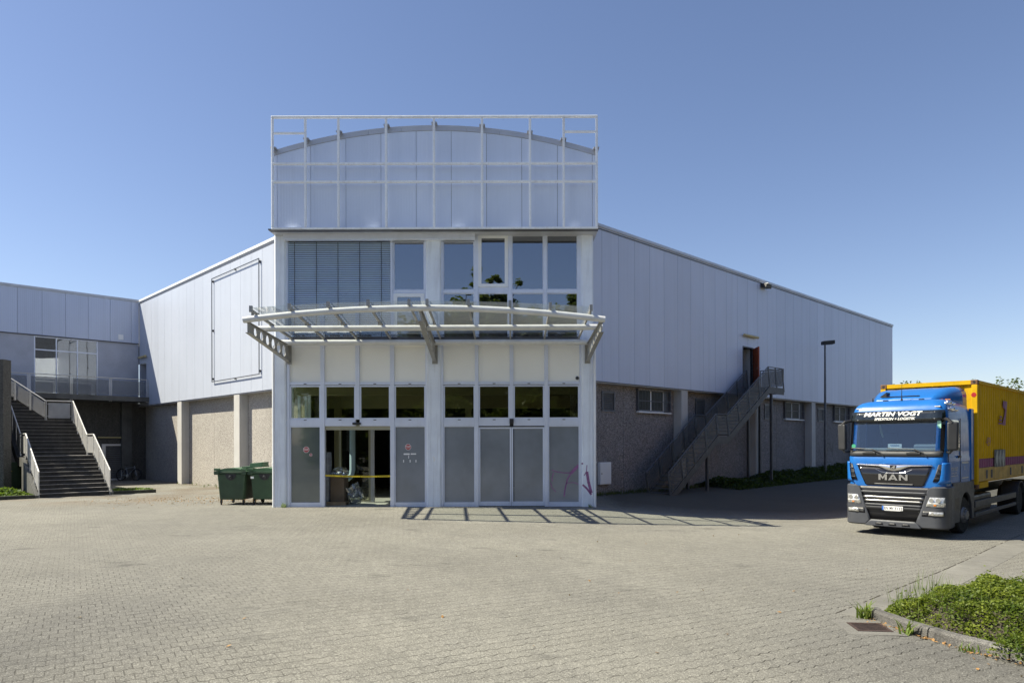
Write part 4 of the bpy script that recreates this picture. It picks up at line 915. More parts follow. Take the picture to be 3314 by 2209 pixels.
# ---------------------------------------------------------------- concrete stair at left
MS = frame((-20.4, 30.2, 0), (.7165, .697, 0), (-.697, .7165, 0))
cs = thing('concrete_stair', 'broad dark concrete stair with pale mesh balustrades climbing to the wing walkway', 'staircase', (-20.4, 30.2, 0)); W_ = 2.75; rs = .178
steps = []
for k in range(10): steps.append((.30 * k, (k + 1) * rs))
for k in range(10): steps.append((4.05 + .295 * k, (10 + k + 1) * rs))
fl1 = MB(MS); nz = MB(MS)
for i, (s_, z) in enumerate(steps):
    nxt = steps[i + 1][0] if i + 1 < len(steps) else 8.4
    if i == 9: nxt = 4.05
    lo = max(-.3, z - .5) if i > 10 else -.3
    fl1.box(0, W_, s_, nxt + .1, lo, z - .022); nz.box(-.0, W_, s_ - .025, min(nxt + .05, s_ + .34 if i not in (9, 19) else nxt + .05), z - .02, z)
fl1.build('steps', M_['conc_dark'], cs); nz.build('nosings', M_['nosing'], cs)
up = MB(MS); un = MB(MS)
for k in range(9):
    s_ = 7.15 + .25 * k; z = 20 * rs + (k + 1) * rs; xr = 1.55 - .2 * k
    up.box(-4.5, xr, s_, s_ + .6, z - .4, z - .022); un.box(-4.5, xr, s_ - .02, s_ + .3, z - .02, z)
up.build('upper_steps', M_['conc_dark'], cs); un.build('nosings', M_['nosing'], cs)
def crail(pts, name, lit=True, nseg=None, H=1.0, low=.1, mats=None):
    """pts: (x, s, z) along the balustrade foot"""
    b0 = thing_child(name, cs); mb = MB(MS); mb.tube([(x, s_, z + H) for x, s_, z in pts], .03, 8); sh = MB(MS)
    for (a, b_) in zip(pts[:-1], pts[1:]):
        a = Vector(a); b_ = Vector(b_); ln = (b_.xy - a.xy).length; n_ = max(1, round(ln / 1.05)); d = (b_ - a) / n_; e = Vector((b_.x - a.x, b_.y - a.y, 0)).normalized()
        nn = Vector((-e.y, e.x, 0))
        for i in range(n_):
            p0 = a + d * i; p1 = a + d * (i + 1); q0 = p0 + d * .10; q1 = p1 - d * .10
            for q, c_ in ((p0 + d * .035, 1), (p1 - d * .035, 1)):
                u0 = q - e * .016 - nn * .02; u1 = q + e * .016 - nn * .02; u2 = q + e * .016 + nn * .02; u3 = q - e * .016 + nn * .02
                mb.hexa([tuple(v + Vector((0, 0, -.12))) for v in (u0, u1, u2, u3)], [tuple(v + Vector((0, 0, H))) for v in (u0, u1, u2, u3)])
            for z_ in (.2, H - .17):
                for q in (q0, q1):
                    mb.hexa([tuple(q - d.normalized() * .09 + nn * k_ + Vector((0, 0, z_))) for k_ in (-.012, .012)] + [tuple(q + d.normalized() * .09 + nn * k_ + Vector((0, 0, z_))) for k_ in (.012, -.012)], [tuple(q - d.normalized() * .09 + nn * k_ + Vector((0, 0, z_ + .02))) for k_ in (-.012, .012)] + [tuple(q + d.normalized() * .09 + nn * k_ + Vector((0, 0, z_ + .02))) for k_ in (.012, -.012)])
            t_ = nn * .006
            sh.hexa([tuple(q0 - t_ + Vector((0, 0, low))), tuple(q1 - t_ + Vector((0, 0, low))), tuple(q1 + t_ + Vector((0, 0, low))), tuple(q0 + t_ + Vector((0, 0, low)))], [tuple(q0 - t_ + Vector((0, 0, H - .1))), tuple(q1 - t_ + Vector((0, 0, H - .1))), tuple(q1 + t_ + Vector((0, 0, H - .1))), tuple(q0 + t_ + Vector((0, 0, H - .1)))])
    mb.build('rail_frame', M_['rail_light'], b0); sh.build('mesh_sheet', M_['perf_lit'], b0)
z1_, z2_ = 10 * rs, 20 * rs
crail([(W_, -.05, .12), (W_, 2.75, z1_ + .02), (W_, 4.0, z1_ + .02), (W_, 6.75, z2_ + .02)], 'balustrade')
crail([(W_, 6.8, z2_ + .02), (1.6, 7.2, z2_ + .02), (-.05, 9.25, 29 * rs)], 'balustrade')
crail([(0, -.05, .12), (0, 2.75, z1_ + .02), (0, 4.0, z1_ + .02)], 'balustrade'); crail([(0, 4.02, z1_ + .02), (0, 7.0, z2_ + .02), (0, 8.4, z2_ + .02)], 'balustrade', low=-.5)
mb = MB(MS)     # sloping side cheeks
for x in (-.14, W_ + .004):
    mb.hexa([(x, -.05, -.3), (x + .136, -.05, -.3), (x + .136, 2.9, -.3 if x < 0 else 1.0), (x, 2.9, -.3 if x < 0 else 1.0)], [(x, -.05, .12), (x + .136, -.05, .12), (x + .136, 2.9, 1.72), (x, 2.9, 1.72)])
    mb.hexa([(x, 2.9, 1.3), (x + .136, 2.9, 1.3), (x + .136, 4.05, 1.3), (x, 4.05, 1.3)], [(x, 2.9, 1.72), (x + .136, 2.9, 1.72), (x + .136, 4.05, 1.72), (x, 4.05, 1.72)])
    mb.hexa([(x, 4.05, 1.3), (x + .136, 4.05, 1.3), (x + .136, 7.0, 3.0), (x, 7.0, 3.0)], [(x, 4.05, 1.72), (x + .136, 4.05, 1.72), (x + .136, 7.0, 3.5), (x, 7.0, 3.5)])
mb.build('cheek', M_['conc_grey'], cs)
MB(MS).box(.1, .5, 3.3, 3.7, -.2, 1.3).box(W_ - .5, W_ - .1, 7.6, 8.0, -.2, 3.2).build('column', M_['conc_grey'], cs)
MB(MS).box(-5, W_, 8.4, 9.6, 3.2, 3.54).build('landing', M_['conc_grey'], cs)
top('concrete_wall', MB(MS).box(-1.05, -.75, 4.3, 11, -.2, 6.2), M_['pebble_dark'], 'tall dark wall of rough concrete added beside the stair to shade it, mostly out of view', 'wall', base=tuple(MS @ Vector((-.9, 4.3, -.2))))  # added wall, mostly out of view, shades the second flight
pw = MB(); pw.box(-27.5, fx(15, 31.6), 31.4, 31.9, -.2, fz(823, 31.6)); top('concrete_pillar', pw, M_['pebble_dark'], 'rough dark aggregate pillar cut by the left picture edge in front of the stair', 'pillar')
ec = thing('electric_cabinet', 'green electric cabinet with a yellow warning triangle half hidden under the concrete stair', 'cabinet', tuple(MS @ Vector((-.9, 4.2, 0))))
MB(MS).box(-1.55, .0, 3.9, 4.2, -.1, 1.5).build('body', mk('dull green cabinet', (.035, .07, .03), .6), ec, bevel=.02)
MB(MS).prism([(-.75, 1.05), (-.35, 1.05), (-.55, 1.4)], 3.885, 3.897, 'y').build('warning_triangle', M_['yellow_tape'], ec)
# ---------------------------------------------------------------- truck
MT = frame((TO.x - .085, TO.y, TZ), tuple(TU), tuple(TV)) @ Matrix.Scale(1.022, 4, (0, 0, 1)); MS_R = lambda x, y, z: frame(tuple(MT @ Vector((x, y, z))), tuple(TV), tuple(-TU))
M_['blue'] = mk('blue truck paint', [.013, .14, .47], .34, var=.08, vs=2, coat=.3, fine=.12, fs=25, spec=.35)
M_['truck_grey'] = mk('grey bumper plastic', (.062, .066, .078), .5, var=.08, vs=3, fine=.08, fs=40)
M_['truck_dark'] = mk('dark truck plastic', (.02, .02, .024), .45, var=.15)
M_['gloss_black'] = mk('gloss black grille', (.008, .008, .01), .12, var=.1, coat=.6)
M_['visor'] = mk('smoked visor', (.014, .020, .026), .16, var=.4, vs=9, coat=.5, fine=.2, fs=60)
M_['silver'] = mk('satin silver trim', (.34, .335, .33), .3, .9, var=.05)
M_['windscreen'] = mk_glass('windscreen', (.70, .78, .82), .085, .0)
M_['tyre'] = mk('tyre rubber', (.018, .018, .018), .85, var=.25, vs=6)
M_['rim'] = mk('grey steel rim', (.22, .22, .23), .5, .5, var=.2, vs=6)
M_['lamp_glass'] = mk('clear headlamp', (.68, .68, .66), .10, .55, var=.3, vs=22, coat=.8)
M_['amber'] = mk('amber lens', (.6, .2, .03), .2, var=.1)
M_['cab_int'] = mk('cab interior', (.06, .065, .08), .8, var=.2)
truck = thing('truck', 'blue lorry with a smoked sun visor and grey bumper carrying the yellow container', 'truck', M=MT)
secs = [(1.30, .03, 1.20, .24, 2.55), (1.9, .01, 1.21, .24, 2.55), (2.06, .01, 1.21, .24, 2.55), (2.10, .04, 1.20, .23, 2.55), (2.25, .07, 1.20, .22, 2.55), (2.65, .135, 1.195, .21, 2.55), (3.04, .20, 1.19, .21, 2.55), (3.28, .24, 1.175, .22, 2.52), (3.40, .285, 1.15, .24, 2.5), (3.48, .35, 1.11, .26, 2.48), (3.55, .46, 1.05, .28, 2.45), (3.595, .62, .95, .3, 2.4), (3.61, .85, .82, .3, 2.3)]
SZ = [s_[0] for s_ in secs]
def sec(z): return [float(np.interp(z, SZ, [s_[i] for s_ in secs])) for i in range(1, 5)]
def fy(x, z):
    yf, hw, r, yb = sec(z); e = abs(x) - (hw - r)
    return yf if e <= 0 else yf + r - math.sqrt(max(0, r * r - min(e, r) ** 2))
def outline(z):
    yf, hw, r, yb = sec(z); na = 8
    L_ = [(-hw, yb), (-hw, max(1.45, yf + r + .9)), (-hw, max(.44, yf + r + .1))]
    L_ += [(-hw + r - r * math.cos(a), yf + r - r * math.sin(a)) for a in np.linspace(0, math.pi / 2, na)]
    return L_ + [(-x, y) for x, y in L_[::-1]]
mb = MB(MT); rows = [outline(z) for z in SZ]; n = len(rows[0]); base_i = 0
vs = [(x, y, z) for z, rw in zip(SZ, rows) for x, y in rw]; fs = []
for j in range(len(SZ) - 1):
    glass = SZ[j] >= 2.24 and SZ[j + 1] <= 3.05
    for i in range(n - 1):
        if glass and (i == n // 2 - 1 or i == 1 or i == n - 3): continue
        fs.append([j * n + i, j * n + i + 1, (j + 1) * n + i + 1, (j + 1) * n + i])
    if not glass: pass
    fs.append([j * n + n - 1, j * n, (j + 1) * n, (j + 1) * n + n - 1])
fs.append([(len(SZ) - 1) * n + i for i in range(n)]); mb.add(vs, fs); cab = mb.build('cab', M_['blue'], truck, smooth=True)
def patch(name, rows_, eps, mat, par=truck, nx=26, f=fy, solid=.01, smooth=True):
    """a piece of skin on the front: rows of (z, x left, x right)"""
    mb = MB(MT); vs = []; 
    for z, a, b_ in rows_:
        for k in range(nx + 1):
            x = a + (b_ - a) * k / nx; vs.append((x, f(x, z) - eps, z))
    fs = [[j * (nx + 1) + k, j * (nx + 1) + k + 1, (j + 1) * (nx + 1) + k + 1, (j + 1) * (nx + 1) + k] for j in range(len(rows_) - 1) for k in range(nx)]
    mb.add(vs, fs); return mb.build(name, mat, par, solid=solid, smooth=smooth)
patch('windscreen', [(z, -1.155, 1.155) for z in np.linspace(2.22, 3.04, 9)], .012, M_['windscreen'], solid=.006)
mb = MB(MT)
for sgn in (-1, 1):
    vs = []
    for z in np.linspace(2.2, 3.06, 8):
        for xx in (1.085, 1.165): vs.append((sgn * xx, fy(sgn * xx, z) - .020, z))
    mb.add(vs, [[2 * j, 2 * j + 1, 2 * j + 3, 2 * j + 2] for j in range(7)])
mb.build('windscreen_edge', M_['gloss_black'], truck, solid=.006)
patch('scuttle', [(2.10, -1.15, 1.15), (2.17, -1.155, 1.155), (2.245, -1.14, 1.14)], .028, M_['dark_grey'])
patch('sun_visor', [(3.035, -1.165, 1.165), (3.10, -1.17, 1.17), (3.20, -1.165, 1.165), (3.30, -1.15, 1.15)], .085, M_['visor'], solid=.012)
MB(MT).box(-1.0, 1.0, .16, .2, 3.0, 3.05).build('header', M_['truck_dark'], truck)
for (x0, w_, z0, h_, body, b_) in ((-.80, 1.47, 3.165, .118, 'MARTIN VOGT', .035), (-.52, 1.02, 3.06, .068, 'SPEDITION + LOGISTIK', .025)):
    mb = text_mb(body, I4, w_, h_, shear=.28, bold=b_); nv = []
    for p_ in mb.v: nv.append(MT @ Vector((x0 + p_.x, fy(x0 + p_.x, z0 + p_.z) - .0945, z0 + p_.z + (-.03 if False else 0))))
    mb.v = nv; mb.build('lettering', M_['letter_white'], truck)
for sgn in (-1, 1):
    for z in (3.08, 3.25): MB(MT).lathe([(.018, -.012), (.018, 0)], 10, Matrix.Translation((sgn * .95, fy(.95, z) - .09, z)), 'y').build('bolt', M_['silver'], truck)
    X = sgn * .98; MB(MT).box(X - .07, X + .07, fy(X, 3.40) - .02, fy(X, 3.40) + .05, 3.375, 3.41).build('marker_light', M_['lamp_glass'], truck, bevel=.006)
# wipers, washers, stickers on the screen
for x0 in (-.25, .80):
    mb = MB(MT); el = (x0 - .30, fy(x0, 2.27) - .06, 2.285); mb.tube([(x0, fy(x0, 2.1) - .05, 2.10), (x0 - .08, fy(x0, 2.2) - .06, 2.19), el], .017, 8); mb.tube([(el[0], el[1], 2.285), (max(el[0] - .66, -1.12), fy(max(el[0] - .66, -1.12), 2.3) - .04, 2.32)], .011, 6); mb.box(max(el[0] - .7, -1.13), el[0] + .05, el[1] + .005, el[1] + .03, 2.262, 2.272); mb.build('wiper', M_['black'], truck)
for x0 in (-.62, .48): MB(MT).box(x0 - .17, x0 + .17, -.01, .05, 2.155, 2.205).box(x0 - .09, x0 + .09, -.01, .05, 2.207, 2.222).build('grab_handle', M_['black'], truck, bevel=.008)
MB(MT).box(-.17, .17, fy(0, 2.36) + .02, fy(0, 2.36) + .024, 2.30, 2.43).build('paper_card', M_['white'], truck); MB(MT).box(-.11, .11, fy(0, 2.36) + .016, fy(0, 2.36) + .019, 2.375, 2.40).build('card_print', mk('blue print', (.1, .16, .35), .6), truck)
MB(MT).lathe([(.055, -.002), (.055, 0)], 20, Matrix.Translation((-1.05, fy(1.05, 2.36) - .021, 2.37)), 'y').build('green_sticker', mk('green sticker', (.06, .38, .22), .5), truck)
MB(MT).box(1.0, 1.09, fy(1.05, 2.95) - .024, fy(1.05, 2.95) - .02, 2.83, 3.02).build('toll_sticker', mk('pale green sticker', (.35, .62, .5), .5), truck)
# hood, grille
g_ = patch('grille', [(1.33, -.68, .68), (1.36, -.73, .73), (1.6, -.83, .83), (1.87, -.93, .93)], .014, M_['gloss_black'])
patch('grille_slot', [(1.335, -.48, .48), (1.385, -.50, .50)], .024, M_['truck_dark'], par=g_)
mb = MB(MT); xs_ = np.linspace(-.94, .94, 41); vs = []
for x in xs_:
    a = 1 - abs(x) / .94; zb_ = 1.855 - .05 * a - .10 * float(sm(.55, .95, a)); zt = 1.89 + .005 * a
    vs += [(x, fy(x, 1.8) - .03, zb_), (x, fy(x, 1.8) - .045, (zb_ + zt) / 2), (x, fy(x, 1.8) - .03, zt)]
mb.add(vs, [[3 * i + k, 3 * i + 3 + k, 3 * i + 4 + k, 3 * i + 1 + k] for i in range(40) for k in (0, 1)]); mb.build('chrome_wing', M_['chrome'], g_, solid=.012, smooth=True)
mb = MB(MT); pts = [(-.45, 1.76), (-.30, 1.69), (-.16, 1.665), (.16, 1.665), (.30, 1.69), (.45, 1.76)]
for a, b_ in zip(pts[:-1], pts[1:]): mb.tube([(a[0], -.006, a[1]), (b_[0], -.006, b_[1])], .006, 6)
mb.build('chrome_line', M_['chrome'], g_)
MB(MT).prism([(-.065, 1.77), (.065, 1.77), (.08, 1.865), (-.08, 1.865)], -.052, -.036, 'y').build('emblem_field', M_['gloss_black'], g_)
MB(MT).prism([(-.055, 1.78), (-.03, 1.782), (-.02, 1.80), (.005, 1.79), (.045, 1.782), (.05, 1.795), (.035, 1.81), (.06, 1.83), (.055, 1.85), (.035, 1.858), (.01, 1.845), (-.015, 1.82), (-.045, 1.80)], -.058, -.0525, 'y').build('emblem', M_['chrome'], g_)
lt = MB(MT)   # the three chrome letters
def letter(polys, x0, w_, z0, h_):
    for po in polys: lt.prism([(x0 + a * w_, z0 + b_ * h_) for a, b_ in po], -.028, -.010, 'y')
letter([[(0, 0), (.26, 0), (.26, 1), (0, 1)], [(.74, 0), (1, 0), (1, 1), (.74, 1)], [(.262, .55), (.5, .12), (.5, .5), (.262, 1)], [(.5, .12), (.738, .55), (.738, 1), (.5, .5)]], -.37, .215, 1.475, .155)
letter([[(0, 0), (.27, 0), (.52, .70), (.40, 1)], [(.73, 0), (1, 0), (.60, 1), (.402, 1), (.521, .70)], [(.33, .14), (.67, .14), (.60, .34), (.40, .34)]], -.125, .235, 1.475, .155)
letter([[(0, 0), (.24, 0), (.24, 1), (0, 1)], [(.76, 0), (1, 0), (1, 1), (.76, 1)], [(.242, .62), (.758, 0), (.758, .38), (.242, 1)]], .14, .21, 1.475, .155)
lt.build('lettering', M_['chrome'], g_)
for sgn in (-1, 1):
    patch('air_inlet', [(1.46, sgn * .93, sgn * 1.07), (1.6, sgn * .985, sgn * 1.115), (1.9, sgn * 1.07, sgn * 1.15)], .012, M_['truck_dark'], nx=8)
    for z in (1.54, 1.66, 1.78): patch('inlet_blade', [(z, sgn * (.95 + (z - 1.46) * .26), sgn * 1.11), (z + .018, sgn * (.955 + (z - 1.46) * .26), sgn * 1.115)], .035, M_['truck_grey'], nx=8)
    mb = MB(MT); vs = []
    for (z, a) in ((1.42, 1.04), (1.5, 1.10), (1.7, 1.13), (1.9, 1.145), (1.95, 1.15)):
        for (x, y) in ((a, fy(a, z) - .05), (1.235, fy(1.19, z) - .02), (1.26, .32), (1.235, .50)): vs.append((sgn * x, y, z))
    mb.add(vs, [[4 * j + k, 4 * j + k + 1, 4 * j + 5 + k, 4 * j + 4 + k] for j in range(4) for k in range(3)]); mb.build('wind_deflector', M_['blue'], truck, solid=.02, smooth=True)
# bumper
BW, BF, BR_ = 1.25, -.075, .27
def fyb(x, z=0):
    e = abs(x) - (BW - BR_); y = BF + .03 * abs(x) ** 2
    return y if e <= 0 else y + BR_ - math.sqrt(max(0, BR_ ** 2 - min(e, BR_) ** 2))
bp = thing_child('bumper', truck)
for sgn in (-1, 1):
    mb = MB(MT); rows_ = [(.27, .70), (.30, .66), (.40, .56), (.52, .60), (.68, .66), (.85, .715), (1.0, .76), (1.12, .795), (1.24, .83), (1.30, .88), (1.33, .97)]; vs = []; na = 20
    for z, xi in rows_:
        ins = .03 if z in (.27, 1.33) else 0
        P_ = [(xi + (BW - BR_ - xi) * k / 6, ) for k in range(6)]
        pl = [(q[0], fyb(q[0]) + ins) for q in P_] + [(BW - BR_ + BR_ * math.sin(a) - ins * math.sin(a), fyb(BW - BR_ + BR_ * math.sin(a)) + ins * math.cos(a)) for a in np.linspace(0, math.pi / 2, 9)] + [(BW - ins, .45), (BW - ins, .72)]
        vs += [(sgn * x, y, z) for x, y in pl]; nn = len(pl)
    mb.add(vs, [[j * nn + k, j * nn + k + 1, (j + 1) * nn + k + 1, (j + 1) * nn + k] for j in range(len(rows_) - 1) for k in range(nn - 1)])
    mb.build('bumper_corner', M_['truck_grey'], bp, solid=.03, smooth=True)
    hl = patch('headlight', [(.83, sgn * .80, sgn * 1.205), (.92, sgn * .825, sgn * 1.21), (1.07, sgn * .89, sgn * 1.205)], .022, M_['lamp_glass'], nx=14, f=fyb)
    for xx in (.93, 1.08): MB(MT).lathe([(.055, -.02), (.05, -.005), (.02, 0)], 18, Matrix.Translation((sgn * xx, fyb(xx) - .028, .99)), 'y').build('reflector', M_['chrome'], hl, smooth=True)
    patch('indicator', [(.845, sgn * .98, sgn * 1.04), (.885, sgn * .98, sgn * 1.04)], .032, M_['amber'], nx=4, f=fyb, par=hl)
    patch('lamp_bar', [(.905, sgn * .85, sgn * 1.19), (.925, sgn * .85, sgn * 1.19)], .034, M_['white'], nx=10, f=fyb, par=hl)
    patch('fog_recess', [(.58, sgn * .70, sgn * 1.19), (.72, sgn * .72, sgn * 1.20)], .018, M_['truck_dark'], nx=12, f=fyb, par=bp)
    fo = patch('fog_light', [(.605, sgn * .86, sgn * 1.17), (.70, sgn * .88, sgn * 1.185)], .03, M_['lamp_glass'], nx=12, f=fyb)
    MB(MT).lathe([(.04, -.02), (.035, -.005)], 16, Matrix.Translation((sgn * .95, fyb(.95) - .035, .652)), 'y').build('reflector', M_['chrome'], fo)
    for z in (.62, .66): patch('fog_blade', [(z, sgn * .72, sgn * .84), (z + .016, sgn * .72, sgn * .84)], .03, M_['truck_grey'], nx=4, f=fyb, par=bp)
patch('bumper_recess', [(.40, -.6, .6), (.7, -.74, .74), (1.22, -.86, .86), (1.30, -.9, .9)], -.05, M_['truck_dark'], f=fyb, par=bp)
for (z, wd, mt_) in ((1.135, .80, 'truck_grey'), (1.00, .74, 'silver'), (.905, .70, 'silver'), (.80, .69, 'truck_grey')):
    patch('grille_bar', [(z, -wd, wd), (z + .02, -wd - .01, wd + .01), (z + .045, -wd, wd)], .012, M_[mt_], f=fyb, par=bp, solid=.03)
patch('plate_panel', [(.69, -.68, .68), (.80, -.7, .7)], .0, M_['dark_grey'], f=fyb, par=bp, solid=.02)
patch('valance', [(.25, -.68, .68), (.27, -.70, .70), (.36, -.60, .60), (.42, -.54, .54)], .02, M_['truck_grey'], f=fyb, par=bp, solid=.03)
for x in (-.33, 0, .33): patch('valance_slot', [(.295, x - .10, x + .10), (.345, x - .08, x + .08)], .04, M_['truck_dark'], f=fyb, par=bp, nx=4)
pl_ = MB(MT).box(-.26, .26, -.104, -.094, .685, .797).build('number_plate', M_['white'], truck, bevel=.004)
MB(MT).box(-.258, -.215, -.1062, -.1045, .687, .795).build('euro_band', mk('plate blue', (.02, .12, .5), .5), pl_)
for (b_, x, w_) in (('EN', -.20, .095), ('MV', -.065, .095), ('3135', .055, .19)): text_mb(b_, MT @ Matrix.Translation((x, -.1046, .705)), w_, .072, bold=.005).build('plate_lettering', M_['letter_black'], pl_)
MB(MT).box(-.2, .2, -.1, -.094, .672, .683).build('plate_holder', M_['white'], pl_)
# cab sides
for sgn in (-1, 1):
    X = sgn * 1.2
    mb = MB(MT); vs = []
    for z in (2.24, 2.65, 3.05): vs += [(sgn * (sec(z)[1] + .004), .42, z), (sgn * (sec(z)[1] + .004), 1.47, z)]
    mb.add(vs, [[0, 1, 3, 2], [2, 3, 5, 4]]); mb.build('side_window', M_['windscreen'], truck, solid=.004)
    arc = [(2.0 + .62 * math.cos(a), .5 + .62 * math.sin(a)) for a in np.linspace(math.pi * .97, .03 * math.pi, 20)]
    MB(MT).prism([(.73, .36), (1.34, .36)] + arc + [(2.66, .36), (2.86, .36), (2.86, 1.40), (.73, 1.40)], sgn * 1.16, sgn * 1.232, 'x').build('step_panel', M_['truck_grey'], truck, bevel=.012)
    MB(MT).box(sgn * 1.19, sgn * 1.236, .8, 1.28, .72, 1.0).build('step_recess', M_['truck_dark'], truck)
    mb = MB(MT)
    for y in (.36, 1.50): mb.box(sgn * 1.20, sgn * 1.2165, y - .008, y + .008, 1.42, 3.1)
    mb.box(sgn * 1.20, sgn * 1.2165, .36, 1.5, 1.40, 1.416); mb.build('door_gap', M_['truck_dark'], truck)
    MB(MT).box(sgn * 1.212, sgn * 1.25, 1.25, 1.45, 2.06, 2.12).build('door_handle', M_['truck_dark'], truck, bevel=.01)
    MB(MT).box(sgn * 1.15, sgn * 1.23, 2.56, 2.86, 1.42, 3.4).build('side_fairing', M_['blue'], truck, bevel=.02)
    mb = MB(MT); mb.tube([(sgn * 1.18, .22, 3.06), (sgn * 1.28, .06, 3.04), (sgn * 1.36, .07, 2.95)], [.045, .04, .05], 10); mb.tube([(sgn * 1.2, .25, 2.22), (sgn * 1.30, .1, 2.2), (sgn * 1.36, .1, 2.27)], .03, 8)
    mr = mb.build('mirror', M_['black'], truck, smooth=True)
    mb = MB(MT); mb.hexa([(sgn * 1.255, .02, 2.26), (sgn * 1.49, .10, 2.26), (sgn * 1.47, .26, 2.26), (sgn * 1.255, .20, 2.26)], [(sgn * 1.26, -.01, 2.98), (sgn * 1.50, .08, 2.98), (sgn * 1.48, .27, 2.98), (sgn * 1.26, .20, 2.98)]); mb.build('housing', M_['dark_grey'], mr, bevel=.045, seg=3, smooth=True)
    MB(MT).box(sgn * 1.10, sgn * 1.2, 3.15, 8.6, .62, .80).box(sgn * 1.12, sgn * 1.2, 3.15, 8.6, .36, .46).build('side_guard', M_['truck_grey'], truck, bevel=.01)
    MB(MT).box(sgn * .75, sgn * 1.09, 3.3, 5.6, .45, .95).build('fuel_tank', M_['truck_dark'], truck, bevel=.06)
    MB(MT).box(sgn * .36, sgn * .46, 2.4, 12.2, .82, 1.10).build('chassis_rail', M_['truck_dark'], truck)
    mb = MB(MT)
    for yc in (9.3, 10.68):
        pts = [(yc + .60 * math.cos(a), .52 + .60 * math.sin(a)) for a in np.linspace(math.pi * .9, math.pi * .1, 14)]
        for a, b_ in zip(pts[:-1], pts[1:]): mb.hexa([(sgn * .72, a[0], a[1]), (sgn * 1.22, a[0], a[1]), (sgn * 1.22, b_[0], b_[1]), (sgn * .72, b_[0], b_[1])], [(sgn * .72, a[0], a[1] + .03), (sgn * 1.22, a[0], a[1] + .03), (sgn * 1.22, b_[0], b_[1] + .03), (sgn * .72, b_[0], b_[1] + .03)])
    mb.build('mudguard', M_['truck_grey'], truck)
MB(MT).box(-.5, .5, .2, 2.6, .5, 1.0).box(-1.15, 1.15, .15, 1.2, .5, 1.25).box(-1.1, 1.1, 2.75, 3.0, .7, 1.1).build('underbody', M_['truck_dark'], truck)
def wheel(x, y, steer=0.0, dual=False):
    sgn = 1 if x > 0 else -1; Mw = MT @ Matrix.Translation((x, y, .5)) @ Matrix.Rotation(steer, 4, 'Z') @ Matrix.Scale(sgn, 4, (1, 0, 0))
    wd = .30 if not dual else .58
    w0 = MB(Mw).lathe([(.30, -wd), (.46, -wd), (.50, -wd + .04), (.50, -.04), (.46, 0), (.30, -.01)], 36, None, 'x').build('wheel', M_['tyre'], truck, smooth=True)
    if dual: prof_ = [(.30, -.015), (.28, -.03), (.25, -.16), (.14, -.16), (.13, -.05), (.001, -.05)]
    else: prof_ = [(.30, -.012), (.28, -.02), (.24, -.05), (.19, .035), (.14, .05), (.12, .09), (.001, .09)]
    MB(Mw).lathe(prof_, 30, None, 'x').build('rim', M_['rim'], w0, smooth=True)
    mb = MB(Mw); rr, xo = (.168, .045) if not dual else (.19, -.155)
    for k in range(10):
        a = 2 * math.pi * k / 10; mb.lathe([(.014, xo), (.014, xo + .03)], 6, Matrix.Translation((0, rr * math.cos(a), rr * math.sin(a))), 'x')
    mb.build('wheel_nuts', M_['galv'], w0)
    mb = MB(Mw)
    for k in range(10):
        a = 2 * math.pi * (k + .5) / 10; mb.lathe([(.028, -.012), (.028, -.002)], 10, Matrix.Translation((-.03 if not dual else -.09, .235 * math.cos(a), .235 * math.sin(a))), 'x')
    mb.build('hand_holes', M_['black'], w0)
for sgn in (-1, 1): wheel(sgn * 1.17, 2.0, math.radians(-4)); wheel(sgn * 1.17, 9.3, dual=True); wheel(sgn * 1.17, 10.68, dual=True)
# roof spoiler, horns, aerials
mb = MB(MT); SP = [(.80, 3.58, 3.60, .70), (1.0, 3.56, 3.70, .80), (1.3, 3.54, 3.83, .92), (1.7, 3.50, 3.93, 1.0), (2.2, 3.45, 3.985, 1.07), (2.55, 3.42, 4.0, 1.10)]; vs = []
for (y, zb_, zt, wd) in SP:
    r = min(.22, (zt - zb_) * .9); half = [(0, zt), (wd * .35, zt), (wd * .55, zt - .01)] + [(wd - r * 1.2 + r * 1.2 * math.sin(a), zt - r + r * math.cos(a)) for a in np.linspace(.1, math.pi / 2, 6)] + [(wd + .01, zb_)]
    full = [(-x, z) for x, z in half[::-1]] + half[1:]; vs += [(x, y, z) for x, z in full]; nn = len(full)
mb.add(vs, [[j * nn + k, j * nn + k + 1, (j + 1) * nn + k + 1, (j + 1) * nn + k] for j in range(len(SP) - 1) for k in range(nn - 1)]); sp_ = mb.build('roof_spoiler', M_['blue'], truck, solid=.03, smooth=True)
MB(MT).hexa([(-.62, .99, 3.705), (.35, .99, 3.705), (.35, 1.03, 3.722), (-.62, 1.03, 3.722)], [(-.62, .97, 3.725), (.35, .97, 3.725), (.35, 1.01, 3.742), (-.62, 1.01, 3.742)]).build('spoiler_slot', M_['truck_dark'], sp_)
MB(MT).prism([(-.72, 3.70), (-.50, 3.70), (-.50, 3.86)], 1.02, 1.34, 'y').build('spoiler_vent', M_['truck_dark'], sp_)
mb = MB(MT); mb.tube([(.02, .62, 3.595), (.02, .62, 3.68), (.02, .64, 4.05)], [.035, .012, .004], 8); mb.tube([(-.74, .66, 3.59), (-.74, .67, 3.70)], [.025, .008], 8)
for x in (-.4, .5): mb.box(x - .06, x + .06, .62, .70, 3.59, 3.625)
mb.build('aerial', M_['black'], truck)
for x in (.62, .85, 1.02): MB(MT).box(x - .06, x + .06, 1.05, 1.1, 3.585, 3.612).build('marker_light', M_['amber'], truck)
